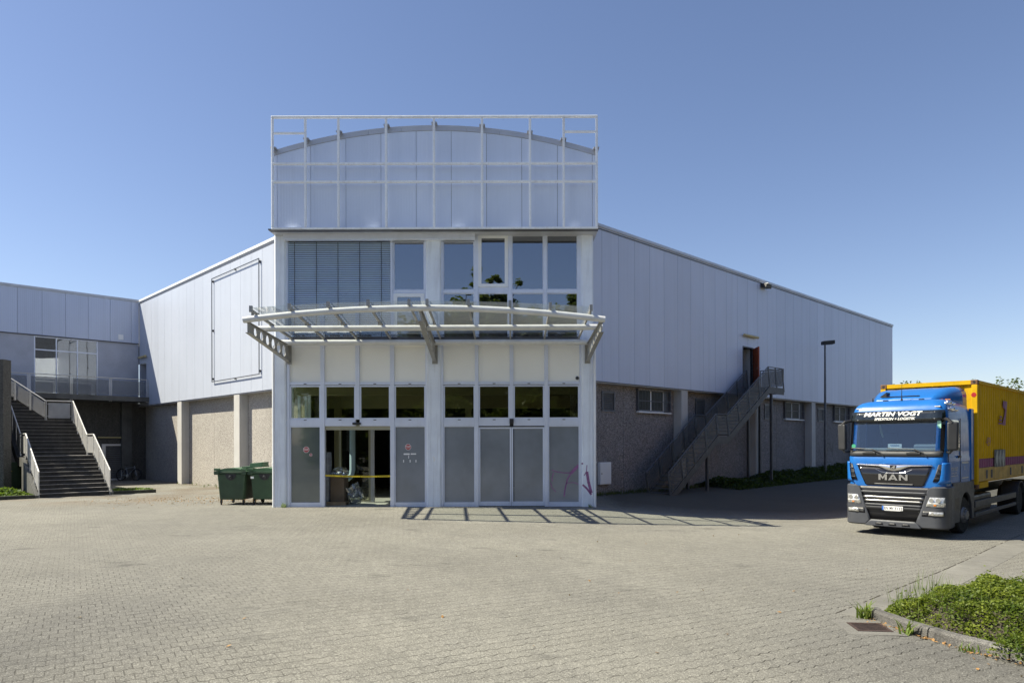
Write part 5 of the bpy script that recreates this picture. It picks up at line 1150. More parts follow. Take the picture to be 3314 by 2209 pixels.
for (y, z, r) in ((.78, 3.50, .085), (.80, 3.34, .085), (1.08, 3.48, .055), (1.12, 3.32, .055), (.52, 3.47, .045), (.52, 3.33, .045)):
    xs0 = sec(z)[1] - .02
    MB(MT).lathe([(.001, .09), (r * .5, .075), (r * .9, .035), (r, .0), (r * .9, -.03)], 18, Matrix.Translation((xs0 + .03, y, z)), 'x').build('horn', M_['chrome'], truck, smooth=True)
# cab inside
MB(MT).box(-1.1, 1.1, .26, .75, 1.95, 2.32).box(.38, .98, .34, .8, 2.3, 2.42).build('dashboard', mk('pale dashboard', (.26, .28, .32), .7), truck, bevel=.05)
MB(MT).box(-1.15, 1.15, 2.35, 2.4, 1.4, 3.4).box(-1.15, 1.15, .5, 2.4, 1.3, 1.34).box(-1.1, 1.1, .35, 2.35, 3.28, 3.31).build('cab_lining', M_['cab_int'], truck)
for x in (-.7, .68): MB(MT).box(x - .26, x + .26, 1.35, 1.85, 1.6, 1.8).hexa([(x - .25, 1.75, 1.8), (x + .25, 1.75, 1.8), (x + .25, 1.9, 1.8), (x - .25, 1.9, 1.8)], [(x - .22, 1.95, 2.75), (x + .22, 1.95, 2.75), (x + .22, 2.05, 2.75), (x - .22, 2.05, 2.75)]).build('seat', M_['black'], truck, bevel=.04)
mb = MB(MT @ Matrix.Translation((.68, .90, 2.30)) @ Matrix.Rotation(math.radians(-62), 4, 'X')); ring = [(.23 * math.cos(a), .23 * math.sin(a), 0) for a in np.linspace(0, 2 * math.pi, 33)]; mb.tube(ring, .018, 8, cap=False); mb.box(-.22, .22, -.02, .02, -.01, .01); mb.lathe([(.06, -.02), (.06, .03)], 12); mb.build('steering_wheel', M_['black'], truck)
mb = MB(MT); mb.tube([(-.6, .8, 2.95), (-.55, .78, 2.75), (-.5, .76, 2.6)], [.02, .035, .02], 6); mb.build('hanging_strap', mk('pale strap', (.5, .52, .3), .8), truck)
# door lettering
for (b_, y0, z0, w_, h_) in (('MARTIN VOGT', .42, 1.72, .80, .10), ('SPEDITION + LOGISTIK', .52, 1.64, .62, .05)): text_mb(b_, MS_R(1.2135, y0, z0), w_, h_, bold=.01, depth=.004).build('door_lettering', M_['trim'], truck)
MB(MT).box(1.2135, 1.2165, .42, 1.2, 1.585, 1.60).build('door_lettering', M_['trim'], truck); MB(MT).box(1.2135, 1.2165, 1.62, 2.3, 1.90, 1.95).build('pale_stripe', M_['trim'], truck); MB(MT).box(1.2135, 1.2165, 1.62, 2.3, 1.50, 1.53).build('pale_stripe', M_['trim'], truck)
text_mb('35', MS_R(1.2135, 1.85, 1.72), .14, .12).build('door_lettering', M_['trim'], truck)
# driver: one continuous body
dv = thing('person', 'driver in a blue top sitting behind the steering wheel of the truck', 'person', tuple(MT @ Vector((.68, 1.55, 1.8))))
def skin(name, verts, edges, radii, mat, par, M):
    me = bpy.data.meshes.new(name); Wi = WM[par].inverted(); me.from_pydata([tuple(Wi @ (M @ Vector(v))) for v in verts], edges, [])
    o = bpy.data.objects.new(name, me); C.objects.link(o); o.parent = par; WM[o] = WM[par]; me.materials.append(mat)
    sk = o.modifiers.new('skin', 'SKIN'); sk.use_smooth_shade = True
    for i, r in enumerate(radii): me.skin_vertices[0].data[i].radius = (r, r)
    me.skin_vertices[0].data[0].use_root = True
    ss = o.modifiers.new('sub', 'SUBSURF'); ss.levels = 1; ss.render_levels = 2; return o
def has_skin(me):
    return len(me.skin_vertices) > 0
x = .68
bvs = [(x, 1.62, 1.85), (x, 1.66, 2.08), (x, 1.66, 2.32), (x, 1.63, 2.44), (x, 1.60, 2.53), (x, 1.57, 2.64), (x, 1.56, 2.74), (x - .19, 1.64, 2.33), (x - .26, 1.48, 2.14), (x - .20, 1.14, 2.34), (x - .17, 1.04, 2.40), (x + .19, 1.64, 2.33), (x + .27, 1.48, 2.14), (x + .21, 1.14, 2.34), (x + .18, 1.04, 2.40), (x - .12, 1.35, 1.84), (x - .13, 1.15, 1.80), (x + .12, 1.35, 1.84), (x + .13, 1.15, 1.80)]
bed = [(0, 1), (1, 2), (2, 3), (3, 4), (4, 5), (5, 6), (2, 7), (7, 8), (8, 9), (9, 10), (2, 11), (11, 12), (12, 13), (13, 14), (0, 15), (15, 16), (0, 17), (17, 18)]
brd = [.15, .15, .16, .07, .06, .095, .08, .075, .052, .04, .038, .075, .052, .04, .038, .09, .075, .09, .075]
M_['skin'] = mk('skin', (.42, .24, .17), .6, var=.05)
def skin_safe(*a):
    try: return skin(*a)
    except Exception as e:
        print('skin failed', e)
bpy_obj = None
me = bpy.data.meshes.new('body'); Wi = WM[dv].inverted(); me.from_pydata([tuple(Wi @ (MT @ Vector(v))) for v in bvs], bed, [])
bpy_obj = bpy.data.objects.new('body', me); C.objects.link(bpy_obj); bpy_obj.parent = dv; me.materials.append(M_['skin'])
sk = bpy_obj.modifiers.new('skin', 'SKIN'); sk.use_smooth_shade = True
if len(me.skin_vertices) == 0:
    bm = bmesh.new(); bm.from_mesh(me); lay = bm.verts.layers.skin.verify(); bm.to_mesh(me); bm.free()
for i, r in enumerate(brd): me.skin_vertices[0].data[i].radius = (r, r)
me.skin_vertices[0].data[0].use_root = True
ss = bpy_obj.modifiers.new('sub', 'SUBSURF'); ss.levels = 1; ss.render_levels = 2
mb = MB(MT); mb.lathe([(.165, 1.86), (.185, 2.1), (.20, 2.3), (.16, 2.40), (.08, 2.46)], 20, Matrix.Translation((x, 1.65, 0))); mb.tube([(x - .17, 1.64, 2.36), (x - .27, 1.48, 2.15), (x - .25, 1.36, 2.20)], [.09, .075, .06], 12); mb.tube([(x + .17, 1.64, 2.36), (x + .28, 1.48, 2.15), (x + .26, 1.36, 2.20)], [.09, .075, .06], 12); mb.build('shirt', mk('blue shirt', (.03, .10, .40), .8), dv, smooth=True)
mb = MB(MT); mb.grid(lambda u, v: (x + .108 * math.cos(u) * math.sin(v), 1.59 + .115 * math.sin(u) * math.sin(v), 2.70 + .115 * math.cos(v)), np.linspace(0, 2 * math.pi, 17), np.linspace(0, 1.45, 6)); mb.build('hair', M_['bark'], dv, smooth=True)

# ---------------------------------------------------------------- container
CYF, CYB, CX, CZ0, CZ1 = 2.98, 12.4, 1.29, 1.16, 4.22
M_['yellow'] = mk('yellow container paint', [.66, .395, .008], .7, var=.10, vs=1.5, streak=.35, streak_col=[.32, .17, .03], fine=.12, fs=18, spec=.15)
M_['purple'] = mk('faded purple marking', (.24, .07, .16), .6, var=.15)
M_['rust'] = mk('rusty corner casting', (.22, .11, .05), .8, var=.4, vs=9, fine=.4, fs=30)
co = thing('container', 'yellow corrugated swap container with rusty corners on the blue truck', 'container', M=MT @ Matrix.Translation((0, CYF, CZ0)))
per = .285
def corr(x, sgn, z0, z1, name, mat, ya, yb, dep=.036):
    pts = []; y = ya
    while y < yb - .01:
        for (o_, d) in ((0, 0), (.08, 0), (.14, dep), (.22, dep)): 
            if y + o_ < yb: pts.append((y + o_, d))
        y += per
    pts.append((yb, 0)); mb = MB(MT)
    vs = [(x - sgn * d, q, z) for z in (z0, z1) for q, d in pts]; n_ = len(pts)
    mb.add(vs, [[k, k + 1, n_ + k + 1, n_ + k] for k in range(n_ - 1)]); return mb.build(name, mat, co, solid=.004)
for sgn in (-1, 1):
    corr(sgn * (CX - .03), sgn, 2.0, CZ1 - .10, 'side_wall', M_['yellow'], CYF + .2, CYB - .2); corr(sgn * (CX - .03), sgn, 1.74, 1.995, 'side_band', M_['purple'], CYF + .2, CYB - .2)
    MB(MT).box(sgn * (CX - .09), sgn * CX, CYF + .18, CYB - .18, CZ1 - .10, CZ1 - .01).build('top_rail', M_['yellow'], co)
    MB(MT).box(sgn * (CX - .08), sgn * (CX - .012), CYF + .2, CYB - .2, 1.36, 1.735).build('bottom_rail', mk('dirty yellow rail', (.48, .30, .06), .6, var=.25, vs=3, streak=.5), co)
    for y in (4.0, 4.6, 7.2, 9.0): MB(MT).box(sgn * (CX - .012), sgn * (CX + .002), y, y + .05, 1.42, 1.66).box(sgn * (CX - .012), sgn * (CX + .002), y + .12, y + .17, 1.42, 1.66).build('fork_pocket', M_['trim_dark'], co)
    MB(MT).box(sgn * (CX - .2), sgn * (CX - .03), CYF + .35, CYF + 1.4, CZ0, 1.33).build('support_foot', M_['yellow'], co)
    for yy in (CYF, CYB):
        y0, y1 = (yy, yy + .17) if yy == CYF else (yy - .17, yy)
        MB(MT).box(sgn * (CX - .15), sgn * CX, y0, y1, CZ0 + .12, CZ1 - .13).build('corner_post', M_['yellow'], co, bevel=.015)
        for z0, z1 in ((CZ0, CZ0 + .118), (CZ1 - .128, CZ1)):
            MB(MT).box(sgn * (CX - .17), sgn * (CX + .004), y0 - .005, y1 + .008, z0, z1).build('corner_casting', M_['rust'], co, bevel=.01)
            if yy == CYF: MB(MT).lathe([(.035, -.004), (.035, .0)], 16, Matrix.Translation((sgn * (CX - .08), y0 - .006, (z0 + z1) / 2)), 'y').build('casting_hole', M_['black'], co)
MB(MT).box(-CX + .172, CX - .172, CYF + .01, CYF + .11, CZ1 - .12, CZ1 - .005).build('top_rail', M_['yellow'], co); MB(MT).box(-CX + .172, CX - .172, CYF + .01, CYF + .12, CZ0, CZ0 + .2).build('bottom_rail', M_['yellow'], co)
mb = MB(MT)
for k in range(8):
    a = -CX + .155 + k * .29; mb.box(a + .06, a + .24, CYF + .07, CYF + .10, CZ0 + .2, CZ1 - .122)
mb.box(-CX + .15, CX - .15, CYF + .10, CYF + .12, CZ0 + .2, CZ1 - .122); mb.build('front_wall', M_['yellow'], co)
MB(MT).box(-CX + .1, CX - .1, CYF + .1, CYB, CZ1 - .06, CZ1 - .03).box(-CX + .1, CX - .1, CYF + .1, CYB, CZ0 + .15, CZ0 + .2).box(-CX + .05, CX - .05, CYB - .1, CYB - .02, CZ0 + .1, CZ1 - .1).build('shell', M_['yellow'], co)
MB(MT).lathe([(.065, -.003), (.065, 0)], 20, Matrix.Translation((CX - .09, CYF - .001, CZ1 - .42)), 'y').build('red_dot', M_['red_sign'], co)
text_mb('439', MS_R(CX + .001, 4.0, 2.36), .50, .26, depth=.004).build('number', M_['purple'], co)
for k in range(3):
    y = 5.15 + k * .42; mb = MB(MT); mb.prism([(y, 1.98), (y + .19, 1.70), (y + .38, 1.98), (y + .19, 2.26)], CX - .004, CX + .006, 'x'); mb.build('placard', mk('grey hazard placard', (.34, .36, .35), .6), co, bevel=.01)
MB(MT).box(CX - .008, CX - .005, 5.05, 6.5, 1.72, 2.24).build('placard_holder', M_['trim_dark'], co)
mb = MB(MT)
for k in range(3): mb.hexa([(CX - .001, 5.55 + .08 * k, 3.02 + .1 * k), (CX + .003, 5.55 + .08 * k, 3.02 + .1 * k), (CX + .003, 6.0, 3.02 + .1 * k), (CX - .001, 6.0, 3.02 + .1 * k)], [(CX - .001, 5.58 + .08 * k, 3.07 + .1 * k), (CX + .003, 5.58 + .08 * k, 3.07 + .1 * k), (CX + .003, 6.02, 3.07 + .1 * k), (CX - .001, 6.02, 3.07 + .1 * k)])
mb.prism([(6.05, 3.0), (6.5, 3.0), (6.75, 3.75), (6.2, 3.75), (6.15, 3.55), (6.45, 3.5), (6.4, 3.35)], CX - .001, CX + .003, 'x'); mb.build('logo', M_['purple'], co)

# ---------------------------------------------------------------- waste bins
def make_bin(x, y, rz, label):
    z = g1(x, y); B = Matrix.Translation((x, y, z)) @ Matrix.Rotation(rz, 4, 'Z'); t = thing('waste_bin', label, 'waste bin', M=B, group='green wheeled waste bins')
    w0, w1, d = .46, .535, 1.36; zb_, zt = .20, 1.20     # x: end width, y: long side
    mb = MB(B); mb.hexa([(-w0, .06, zb_), (w0, .06, zb_), (w0, d - .06, zb_), (-w0, d - .06, zb_)], [(-w1, 0, zt), (w1, 0, zt), (w1, d, zt), (-w1, d, zt)]); mb.build('body', M_['bin_green'], t, bevel=.05, seg=3, smooth=True)
    mb = MB(B); rect = [(-w1 - .05, -.05), (w1 + .05, -.05), (w1 + .05, d + .05), (-w1 - .05, d + .05)]
    mb.prism(rect, zt - .01, zt + .07, 'z'); mb.build('rim', M_['bin_green'], t, bevel=.02)
    for sgn in (-1, 1): MB(B).box(sgn * (w1 - .10), sgn * (w1 + .085), -.075, -.045, zt - .05, zt + .09).build('lifting_lug', M_['bin_green'], t, bevel=.01)
    # domed lid, highest over the middle of the end
    mb = MB(B); us = np.linspace(-w1 - .04, w1 + .04, 15); vv = np.linspace(-.03, d + .03, 9)
    mb.grid(lambda u, v: (u, v, zt + .072 + .13 * (1 - (u / (w1 + .05)) ** 2) ** .8), us, vv); n_ = len(us)
    for v in (vv[0], vv[-1]): mb.prism([(u, zt + .071) for u in (us[0], us[-1])] + [(u, zt + .072 + .13 * (1 - (u / (w1 + .05)) ** 2) ** .8) for u in us[::-1]], v, v + .004, 'y')
    ld = mb.build('lid', M_['bin_lid'], t, smooth=True)
    MB(B).box(-w1 - .09, -w1 + .12, -.07, .05, zt + .10, zt + .19).box(w1 - .12, w1 + .09, -.07, .05, zt + .10, zt + .19).build('lid_hinge', M_['bin_lid'], ld, bevel=.015)
    mb = MB(B); mb.prism([(.21 * math.cos(a), zt - .015 - .25 * math.sin(a)) for a in np.linspace(0, math.pi, 20)], .0, -.01, 'y'); pn = mb.build('recess', M_['black'], t)
    MB(B).lathe([(.001, -.10), (.04, -.09), (.055, -.05), (.055, .0)], 18, Matrix.Translation((0, -.01, zt - .13)), 'y').build('trunnion_pin', M_['dark_grey'], t, smooth=True)
    for (wx, wy, a) in ((-w0 + .02, .16, .5), (w0 - .03, .16, .3), (-w0 + .02, d - .2, .9), (w0 - .03, d - .2, .1)):
        Wm = B @ Matrix.Translation((wx, wy, .1)) @ Matrix.Rotation(a, 4, 'Z')
        wh = MB(Wm).lathe([(.03, -.025), (.085, -.03), (.10, -.02), (.10, .02), (.085, .03), (.03, .025)], 22, None, 'x').build('wheel', M_['black'], t, smooth=True)
        MB(Wm).box(-.05, -.036, -.03, .04, -.02, .11).box(.036, .05, -.03, .04, -.02, .11).box(-.05, .05, -.03, .06, .105, .12).build('fork', mk('rusty yellow fork', (.30, .18, .05), .6, .4, var=.3), wh)
    mb = MB(B); mb.tube([(w1 + .07, .2, zt - .1), (w1 + .11, .2, zt - .1), (w1 + .11, .9, zt - .1), (w1 + .07, .9, zt - .1)], .015, 8); mb.build('handle', M_['bin_green'], t)
    MB(B).box(-.52, -.40, -.012, -.008, zt - .20, zt - .12).build('sticker', M_['white'], t) if rz > .01 else None
    return t
make_bin(-10.62, 26.45, math.radians(-3), 'green wheeled waste bin standing free, further from the tower'); make_bin(-9.36, 26.5, math.radians(2), 'green wheeled waste bin half hidden by the tower corner')
mb = MB(Matrix.Translation((-10.05, 27.2, 1.46)) @ Matrix.Rotation(.25, 4, 'Y')); mb.box(-.5, .4, -.3, .4, 0, .05); mb.box(-.15, .15, -.32, -.301, .01, .04)
top('loose_lid', MB(Matrix.Translation((-9.95, 27.2, 1.40)) @ Matrix.Rotation(-.05, 4, 'Y')).box(-.42, .36, -.3, .5, 0, .06).box(-.38, -.1, -.32, -.301, .005, .05).hexa([(-.12, -.32, .0), (.36, -.32, .0), (.36, .4, .0), (-.12, .4, .0)], [(-.1, -.3, .17), (.38, -.3, .19), (.38, .4, .19), (-.1, .4, .17)]), M_['bin_lid'], 'spare green bin lid lying across the two waste bins', 'lid', bevel=.015)

# ---------------------------------------------------------------- bicycle in the corner
bxy = ML @ Vector((-16.6, -.25, 0)); bz0 = g1(bxy.x, bxy.y)
BM = Matrix.Translation((bxy.x, bxy.y, bz0)) @ Matrix(((.697, .7165, 0, 0), (-.7165, .697, 0, 0), (0, 0, 1, 0), (0, 0, 0, 1))) @ Matrix.Rotation(math.radians(8), 4, 'X') @ Matrix.Scale(1.18, 4)
bxy2 = MW @ Vector((-.95, -.95, 0)); BM = Matrix.Translation((bxy2.x, bxy2.y, 0)) @ Matrix.Rotation(math.radians(-12), 4, 'Z') @ Matrix.Rotation(math.radians(-9), 4, 'X') @ Matrix.Scale(1.05, 4)
bk = thing('bicycle', 'dark bicycle parked in the shady corner below the walkway', 'bicycle', M=BM)
for x in (-.53, .53):
    mb = MB(BM); mb.tube([(x + .335 * math.cos(a), 0, .345 + .335 * math.sin(a)) for a in np.linspace(0, 2 * math.pi, 33)], .03, 8, cap=False); wh = mb.build('wheel', M_['tyre'], bk)
    mb = MB(BM)
    for a in np.linspace(0, math.pi, 9)[:-1]: mb.tube([(x - .32 * math.cos(a), 0, .345 - .32 * math.sin(a)), (x + .32 * math.cos(a), 0, .345 + .32 * math.sin(a))], .0035, 4)
    mb.build('spokes', M_['silver'], wh)
mb = MB(BM)
for a, b_ in (((-.53, 0, .345), (-.08, 0, .30)), ((-.08, 0, .30), (-.22, 0, .80)), ((-.22, 0, .78), (-.53, 0, .345)), ((-.21, 0, .75), (.34, 0, .82)), ((-.08, 0, .30), (.35, 0, .74)), ((.33, 0, .90), (.53, 0, .345))): mb.tube([a, b_], .024, 8)
mb.build('frame', mk('grey bicycle frame', (.22, .24, .27), .4, .4), bk, smooth=True)
MB(BM).tube([(-.22, 0, .78), (-.245, 0, .93)], .014, 6).hexa([(-.38, -.07, .93), (-.1, -.02, .93), (-.1, .02, .93), (-.38, .07, .93)], [(-.38, -.08, .98), (-.1, -.025, .97), (-.1, .025, .97), (-.38, .08, .98)]).build('saddle', M_['black'], bk)
MB(BM).tube([(.33, 0, .88), (.31, 0, 1.0)], .016, 6).tube([(.24, -.3, 1.03), (.30, -.2, 1.01), (.31, 0, 1.0), (.30, .2, 1.01), (.24, .3, 1.03)], .014, 8).build('handlebar', M_['black'], bk)
MB(BM).lathe([(.095, -.01), (.095, .01)], 20, Matrix.Translation((-.08, -.03, .30)), 'y').box(-.09, -.07, -.06, -.045, .13, .30).build('crank', M_['silver'], bk)
mb = MB(BM)
for x in (-.53, .53): mb.tube([(x + .385 * math.cos(a), 0, .345 + .385 * math.sin(a)) for a in np.linspace(.3, 2.6, 12)], .025, 6)
mb.build('mudguard', M_['black'], bk)
# ---------------------------------------------------------------- plants
def leaf_mesh(name, pts, size, nrm_bias=.6, seed=0, elong=1.7, mat=None, parent=None, jitter=.5):
    """many small pointed leaves, each a folded diamond of two faces"""
    r = np.random.default_rng(seed); n = len(pts); pts = np.asarray(pts, float)
    a = r.normal(size=(n, 3)); a[:, 2] = a[:, 2] * .5; a /= np.linalg.norm(a, axis=1)[:, None]
    nn = r.normal(size=(n, 3)); nn[:, 2] = np.abs(nn[:, 2]) + nrm_bias; b_ = np.cross(nn, a); b_ /= np.linalg.norm(b_, axis=1)[:, None] + 1e-9
    s = size * r.uniform(1 - jitter, 1 + jitter, n)[:, None]; up = np.cross(a, b_)
    v = np.stack([pts - a * s * elong / 2, pts + b_ * s * .5 + up * s * .12, pts + a * s * elong / 2, pts - b_ * s * .5 + up * s * .12], 1).reshape(-1, 3)
    if parent is not None:
        W = np.array(WM[parent].inverted()); v = v @ W[:3, :3].T + W[:3, 3]
    f = np.arange(4 * n).reshape(n, 4); f = np.concatenate([f[:, [0, 1, 2]], f[:, [0, 2, 3]]])
    me = bpy.data.meshes.new(name); me.vertices.add(len(v)); me.vertices.foreach_set('co', v.ravel()); me.loops.add(3 * len(f)); me.loops.foreach_set('vertex_index', f.ravel().astype(np.int32))
    me.polygons.add(len(f)); me.polygons.foreach_set('loop_start', np.arange(0, 3 * len(f), 3, dtype=np.int32)); me.polygons.foreach_set('loop_total', np.full(len(f), 3, dtype=np.int32)); me.update(calc_edges=True); me.validate()
    me.materials.append(mat); o = bpy.data.objects.new(name, me); C.objects.link(o)
    if parent is not None: o.parent = parent; WM[o] = WM[parent]
    return o
def blades(name, pts, h, wd, seed, mat, lean=.5, parent=None):
    r = np.random.default_rng(seed); mb = MB()
    for (x, y, z) in pts:
        a = r.uniform(0, 6.283); hh = h * r.uniform(.5, 1.25); l = lean * hh * r.uniform(.3, 1.2); dx, dy = math.cos(a), math.sin(a); px, py = -dy * wd / 2, dx * wd / 2
        mb.add([(x - px, y - py, z - .01), (x + px, y + py, z - .01), (x + dx * l * .4 + px * .8, y + dy * l * .4 + py * .8, z + hh * .6), (x + dx * l * .4 - px * .8, y + dy * l * .4 - py * .8, z + hh * .6), (x + dx * l, y + dy * l, z + hh)], [[0, 1, 2, 3], [3, 2, 4]])
    o = mb.build(name, mat, parent, norm=False); return o
def in_poly(px, py, poly):
    c = np.zeros(len(px), bool); n = len(poly); j = n - 1
    for i in range(n):
        xi, yi = poly[i]; xj, yj = poly[j]
        c ^= ((yi > py) != (yj > py)) & (px < (xj - xi) * (py - yi) / (yj - yi + 1e-12) + xi); j = i
    return c
def edge_dist(px, py, poly):
    d = np.full(len(px), 1e9)
    for i in range(len(poly)):
        a = np.array(poly[i]); b_ = np.array(poly[(i + 1) % len(poly)]); ab = b_ - a
        t_ = np.clip(((px - a[0]) * ab[0] + (py - a[1]) * ab[1]) / (ab @ ab), 0, 1); d = np.minimum(d, np.hypot(px - a[0] - t_ * ab[0], py - a[1] - t_ * ab[1]))
    return d
def scatter(poly, n, seed):
    r = np.random.default_rng(seed); P_ = np.array(poly); lo, hi = P_.min(0), P_.max(0); out = np.zeros((0, 2))
    while len(out) < n:
        q = r.uniform(lo, hi, (n * 2, 2)); out = np.concatenate([out, q[in_poly(q[:, 0], q[:, 1], poly)]])
    return out[:n]
# planted island in the right foreground
PL = [(5.17, 10.06), (5.55, 10.42), (6.3, 10.95), (7.4, 11.4), (9.0, 11.3), (10.2, 10.6), (10.2, 6.2), (6.35, 6.9), (5.86, 7.85), (5.48, 8.55), (5.24, 9.25), (5.13, 9.8)]
kl = [(6.6, 6.3), (6.35, 6.9), (5.86, 7.85), (5.48, 8.55), (5.24, 9.25), (5.13, 9.8), (5.17, 10.06)]
kp = np.array(kl); seg = np.concatenate([[0], np.cumsum(np.hypot(*np.diff(kp, axis=0).T))])
def kat(s_): return np.array([np.interp(s_, seg, kp[:, 0]), np.interp(s_, seg, kp[:, 1])])
s_ = 0; stones = []
while s_ < seg[-1] - .1:
    e = min(s_ + .98, seg[-1]); mb = MB(); nseg = 6; sec_ = []
    for q in np.linspace(s_ + .008, e - .008, nseg + 1):
        p_ = kat(q); d = kat(min(q + .05, seg[-1])) - kat(max(q - .05, 0)); d /= np.linalg.norm(d); nrm = np.array([-d[1], d[0]]); z = g1(*p_)
        jt = lambda: random.uniform(-.004, .004)
        out_, inn = p_ + nrm * .06, p_ - nrm * .07
        sec_.append([(out_[0], out_[1], z - .06), (out_[0] - nrm[0] * .012 + jt(), out_[1] - nrm[1] * .012, z + .105 + jt()), (out_[0] - nrm[0] * .035, out_[1] - nrm[1] * .035, z + .135 + jt()), (inn[0], inn[1], z + .14 + jt()), (inn[0], inn[1], z - .06)])
    vs = [v for c in sec_ for v in c]; fs = [[5 * i + k, 5 * i + (k + 1) % 5, 5 * i + 5 + (k + 1) % 5, 5 * i + 5 + k] for i in range(nseg) for k in range(5)] + [[0, 1, 2, 3, 4], [5 * nseg + k for k in (4, 3, 2, 1, 0)]]
    mb.add(vs, fs); stones.append(mb); s_ = e
kerb_lab = ['kerbstone at the picture edge, partly overgrown', 'lichen spotted kerbstone between the picture edge and the long grey stone', 'blackened kerbstone with pale lichen spots below the ground cover', 'long grey kerbstone beside the drain grate', 'kerbstone at the pointed tip of the island', 'last short kerbstone behind the tip of the island']
for i, mb in enumerate(stones): top('kerbstone', mb, M_['kerb'], kerb_lab[min(i, 5)], 'kerbstone', 'kerbstones around the planted island', bevel=.008)
sl = MB(); px = scatter(PL, 10, 1); pr = np.array(PL)
def hump(x, y, d): return g1(x, y) + .05 + .40 * float(sm(0, .95, d)) + .19 * mnoise.noise(Vector((x * 1.9, y * 1.9, 0))) * float(sm(0, .6, d))
gx_ = np.arange(5.0, 10.3, .12); gy_ = np.arange(6.1, 11.8, .12); idx = {}; vs = []; fs = []
for j, y in enumerate(gy_):
    for i, x in enumerate(gx_):
        d = float(edge_dist(np.array([x]), np.array([y]), PL)[0]); ins = bool(in_poly(np.array([x]), np.array([y]), PL)[0])
        if ins: idx[(i, j)] = len(vs); vs.append((x, y, hump(x, y, d) - .09))
for (i, j) in list(idx):
    k = [(i, j), (i + 1, j), (i + 1, j + 1), (i, j + 1)]
    if all(q in idx for q in k): fs.append([idx[q] for q in k])
sl.add(vs, fs); so = sl.build('planting_soil', M_['soil'], smooth=True); setp(so, 'dark soil and dry litter under the ground cover of the island', 'soil', kind='stuff')
q = scatter(PL, 85000, 3); d = edge_dist(q[:, 0], q[:, 1], PL); r = np.random.default_rng(5); hz = []; keep = []
for (x, y), dd in zip(q, d):
    cl = mnoise.noise(Vector((x * 2.6, y * 2.6, 3.0))); keep.append(cl > -.22 or r.random() < .30); hz.append(hump(x, y, dd) - .10 + r.random() ** .6 * (.15 + .10 * max(0, cl)) * min(1, dd * 4 + .25) + (.16 * r.random() if r.random() < .05 and cl > .05 else 0))
keep = np.array(keep); pts = np.column_stack([q, hz])[keep]
ov = []
for _ in range(2600):        # runners hanging over the kerb
    q_ = kat(r.uniform(0, 2.1)); n_ = mnoise.noise(Vector((q_[0] * 3.1, q_[1] * 3.1, 7.0))); o_ = r.uniform(-.10, .30)
    if n_ > .0 or r.random() < .12: ov.append((q_[0] - .10 + o_ * .95, q_[1] + o_ * .25 - .02, g1(*q_) + .145 + r.random() * .10 * (.3 + max(0, o_) * 4) - max(0, -.02 - o_) * 1.2))
pts = np.concatenate([pts, np.array(ov)])
o = leaf_mesh('ground_cover', pts, .025, .7, 6, mat=M_['leaf']); setp(o, 'low green ground cover filling the kerbed island', 'ground cover', kind='stuff')
q = scatter([(5.3, 9.6), (5.6, 10.5), (6.6, 11.0), (6.9, 9.8), (6.2, 8.8)], 170, 8); pts = [(x, y, g1(x, y) + .12 + .2 * min(1, edge_dist(np.array([x]), np.array([y]), PL)[0])) for x, y in q]
mb1 = blades('tall_grass', pts, .28, .008, 9, M_['grass'], .45); setp(mb1, 'thin grass blades standing out of the ground cover', 'grass', kind='stuff')
q = scatter([(5.9, 10.6), (6.5, 11.0), (6.7, 10.7), (6.2, 10.3)], 34, 18); mb1 = blades('tall_grass', [(x, y, g1(x, y) + .25) for x, y in q], .32, .006, 19, M_['grass'], .35); setp(mb1, 'tuft of tall thin grass at the far edge of the island', 'grass', kind='stuff')
def weed(x, y, n, h, label, seed, wd=.016):
    r = np.random.default_rng(seed); pts = [(x + r.normal() * .05, y + r.normal() * .04, g1(x, y)) for _ in range(n)]; o = blades('weed', pts, h, wd, seed, M_['grass'], .9); setp(o, label, 'weed', 'weeds along the kerb and walls'); return o
weed(5.0, 9.95, 34, .22, 'leafy weed growing beside the tip of the kerb, behind the drain', 31, .030); weed(5.13, 9.12, 16, .18, 'two leaved weed between the drain grate and the kerb', 32, .034); weed(5.42, 8.35, 18, .10, 'small weed at the foot of the long kerbstone', 33); weed(5.95, 7.35, 26, .20, 'spiky weed in front of the overgrown kerbstone', 34, .022)
weed(XL - .02 + .4, YF - .12, 26, .20, 'weed with a yellow flower at the foot of the tower corner by the bins', 35); weed(XR - .15, YF - .12, 26, .12, 'weed tuft at the foot of the downpipe', 36)
# dry leaves on the ground
r = np.random.default_rng(11); a = np.column_stack([r.normal(-13.2, 2.0, 1100), r.normal(28.9, 1.3, 1100)]); a = a[(a[:, 1] < 33) & (a[:, 0] > -18.2)]
bb = np.column_stack([r.uniform(5.0, 9, 60), r.uniform(6, 9.6, 60)]); bb = bb[~in_poly(bb[:, 0], bb[:, 1], PL)]; kb = []
for _ in range(170):
    q_ = kat(r.uniform(.4, seg[-1])); kb.append(q_ + np.array([-.1, -.03]) + r.normal(size=2) * .06)
kb = np.array(kb); kb = kb[~in_poly(kb[:, 0], kb[:, 1], PL)]
e_ = np.column_stack([r.uniform(-6, 8, 45), r.uniform(7.2, 20, 45)]); allp = np.concatenate([a, bb, kb, e_]); pts = np.column_stack([allp, gz(allp[:, 0], allp[:, 1]) + .012])
o = leaf_mesh('fallen_leaves', pts, .03, 6, 12, mat=M_['dry']); setp(o, 'brown dry leaves scattered on the paving', 'leaves', kind='stuff')
M_['paving_plain'] = mk('grey drain collar', (.19, .183, .165), .9, var=.15, fine=.4, fs=70, bump=.3)
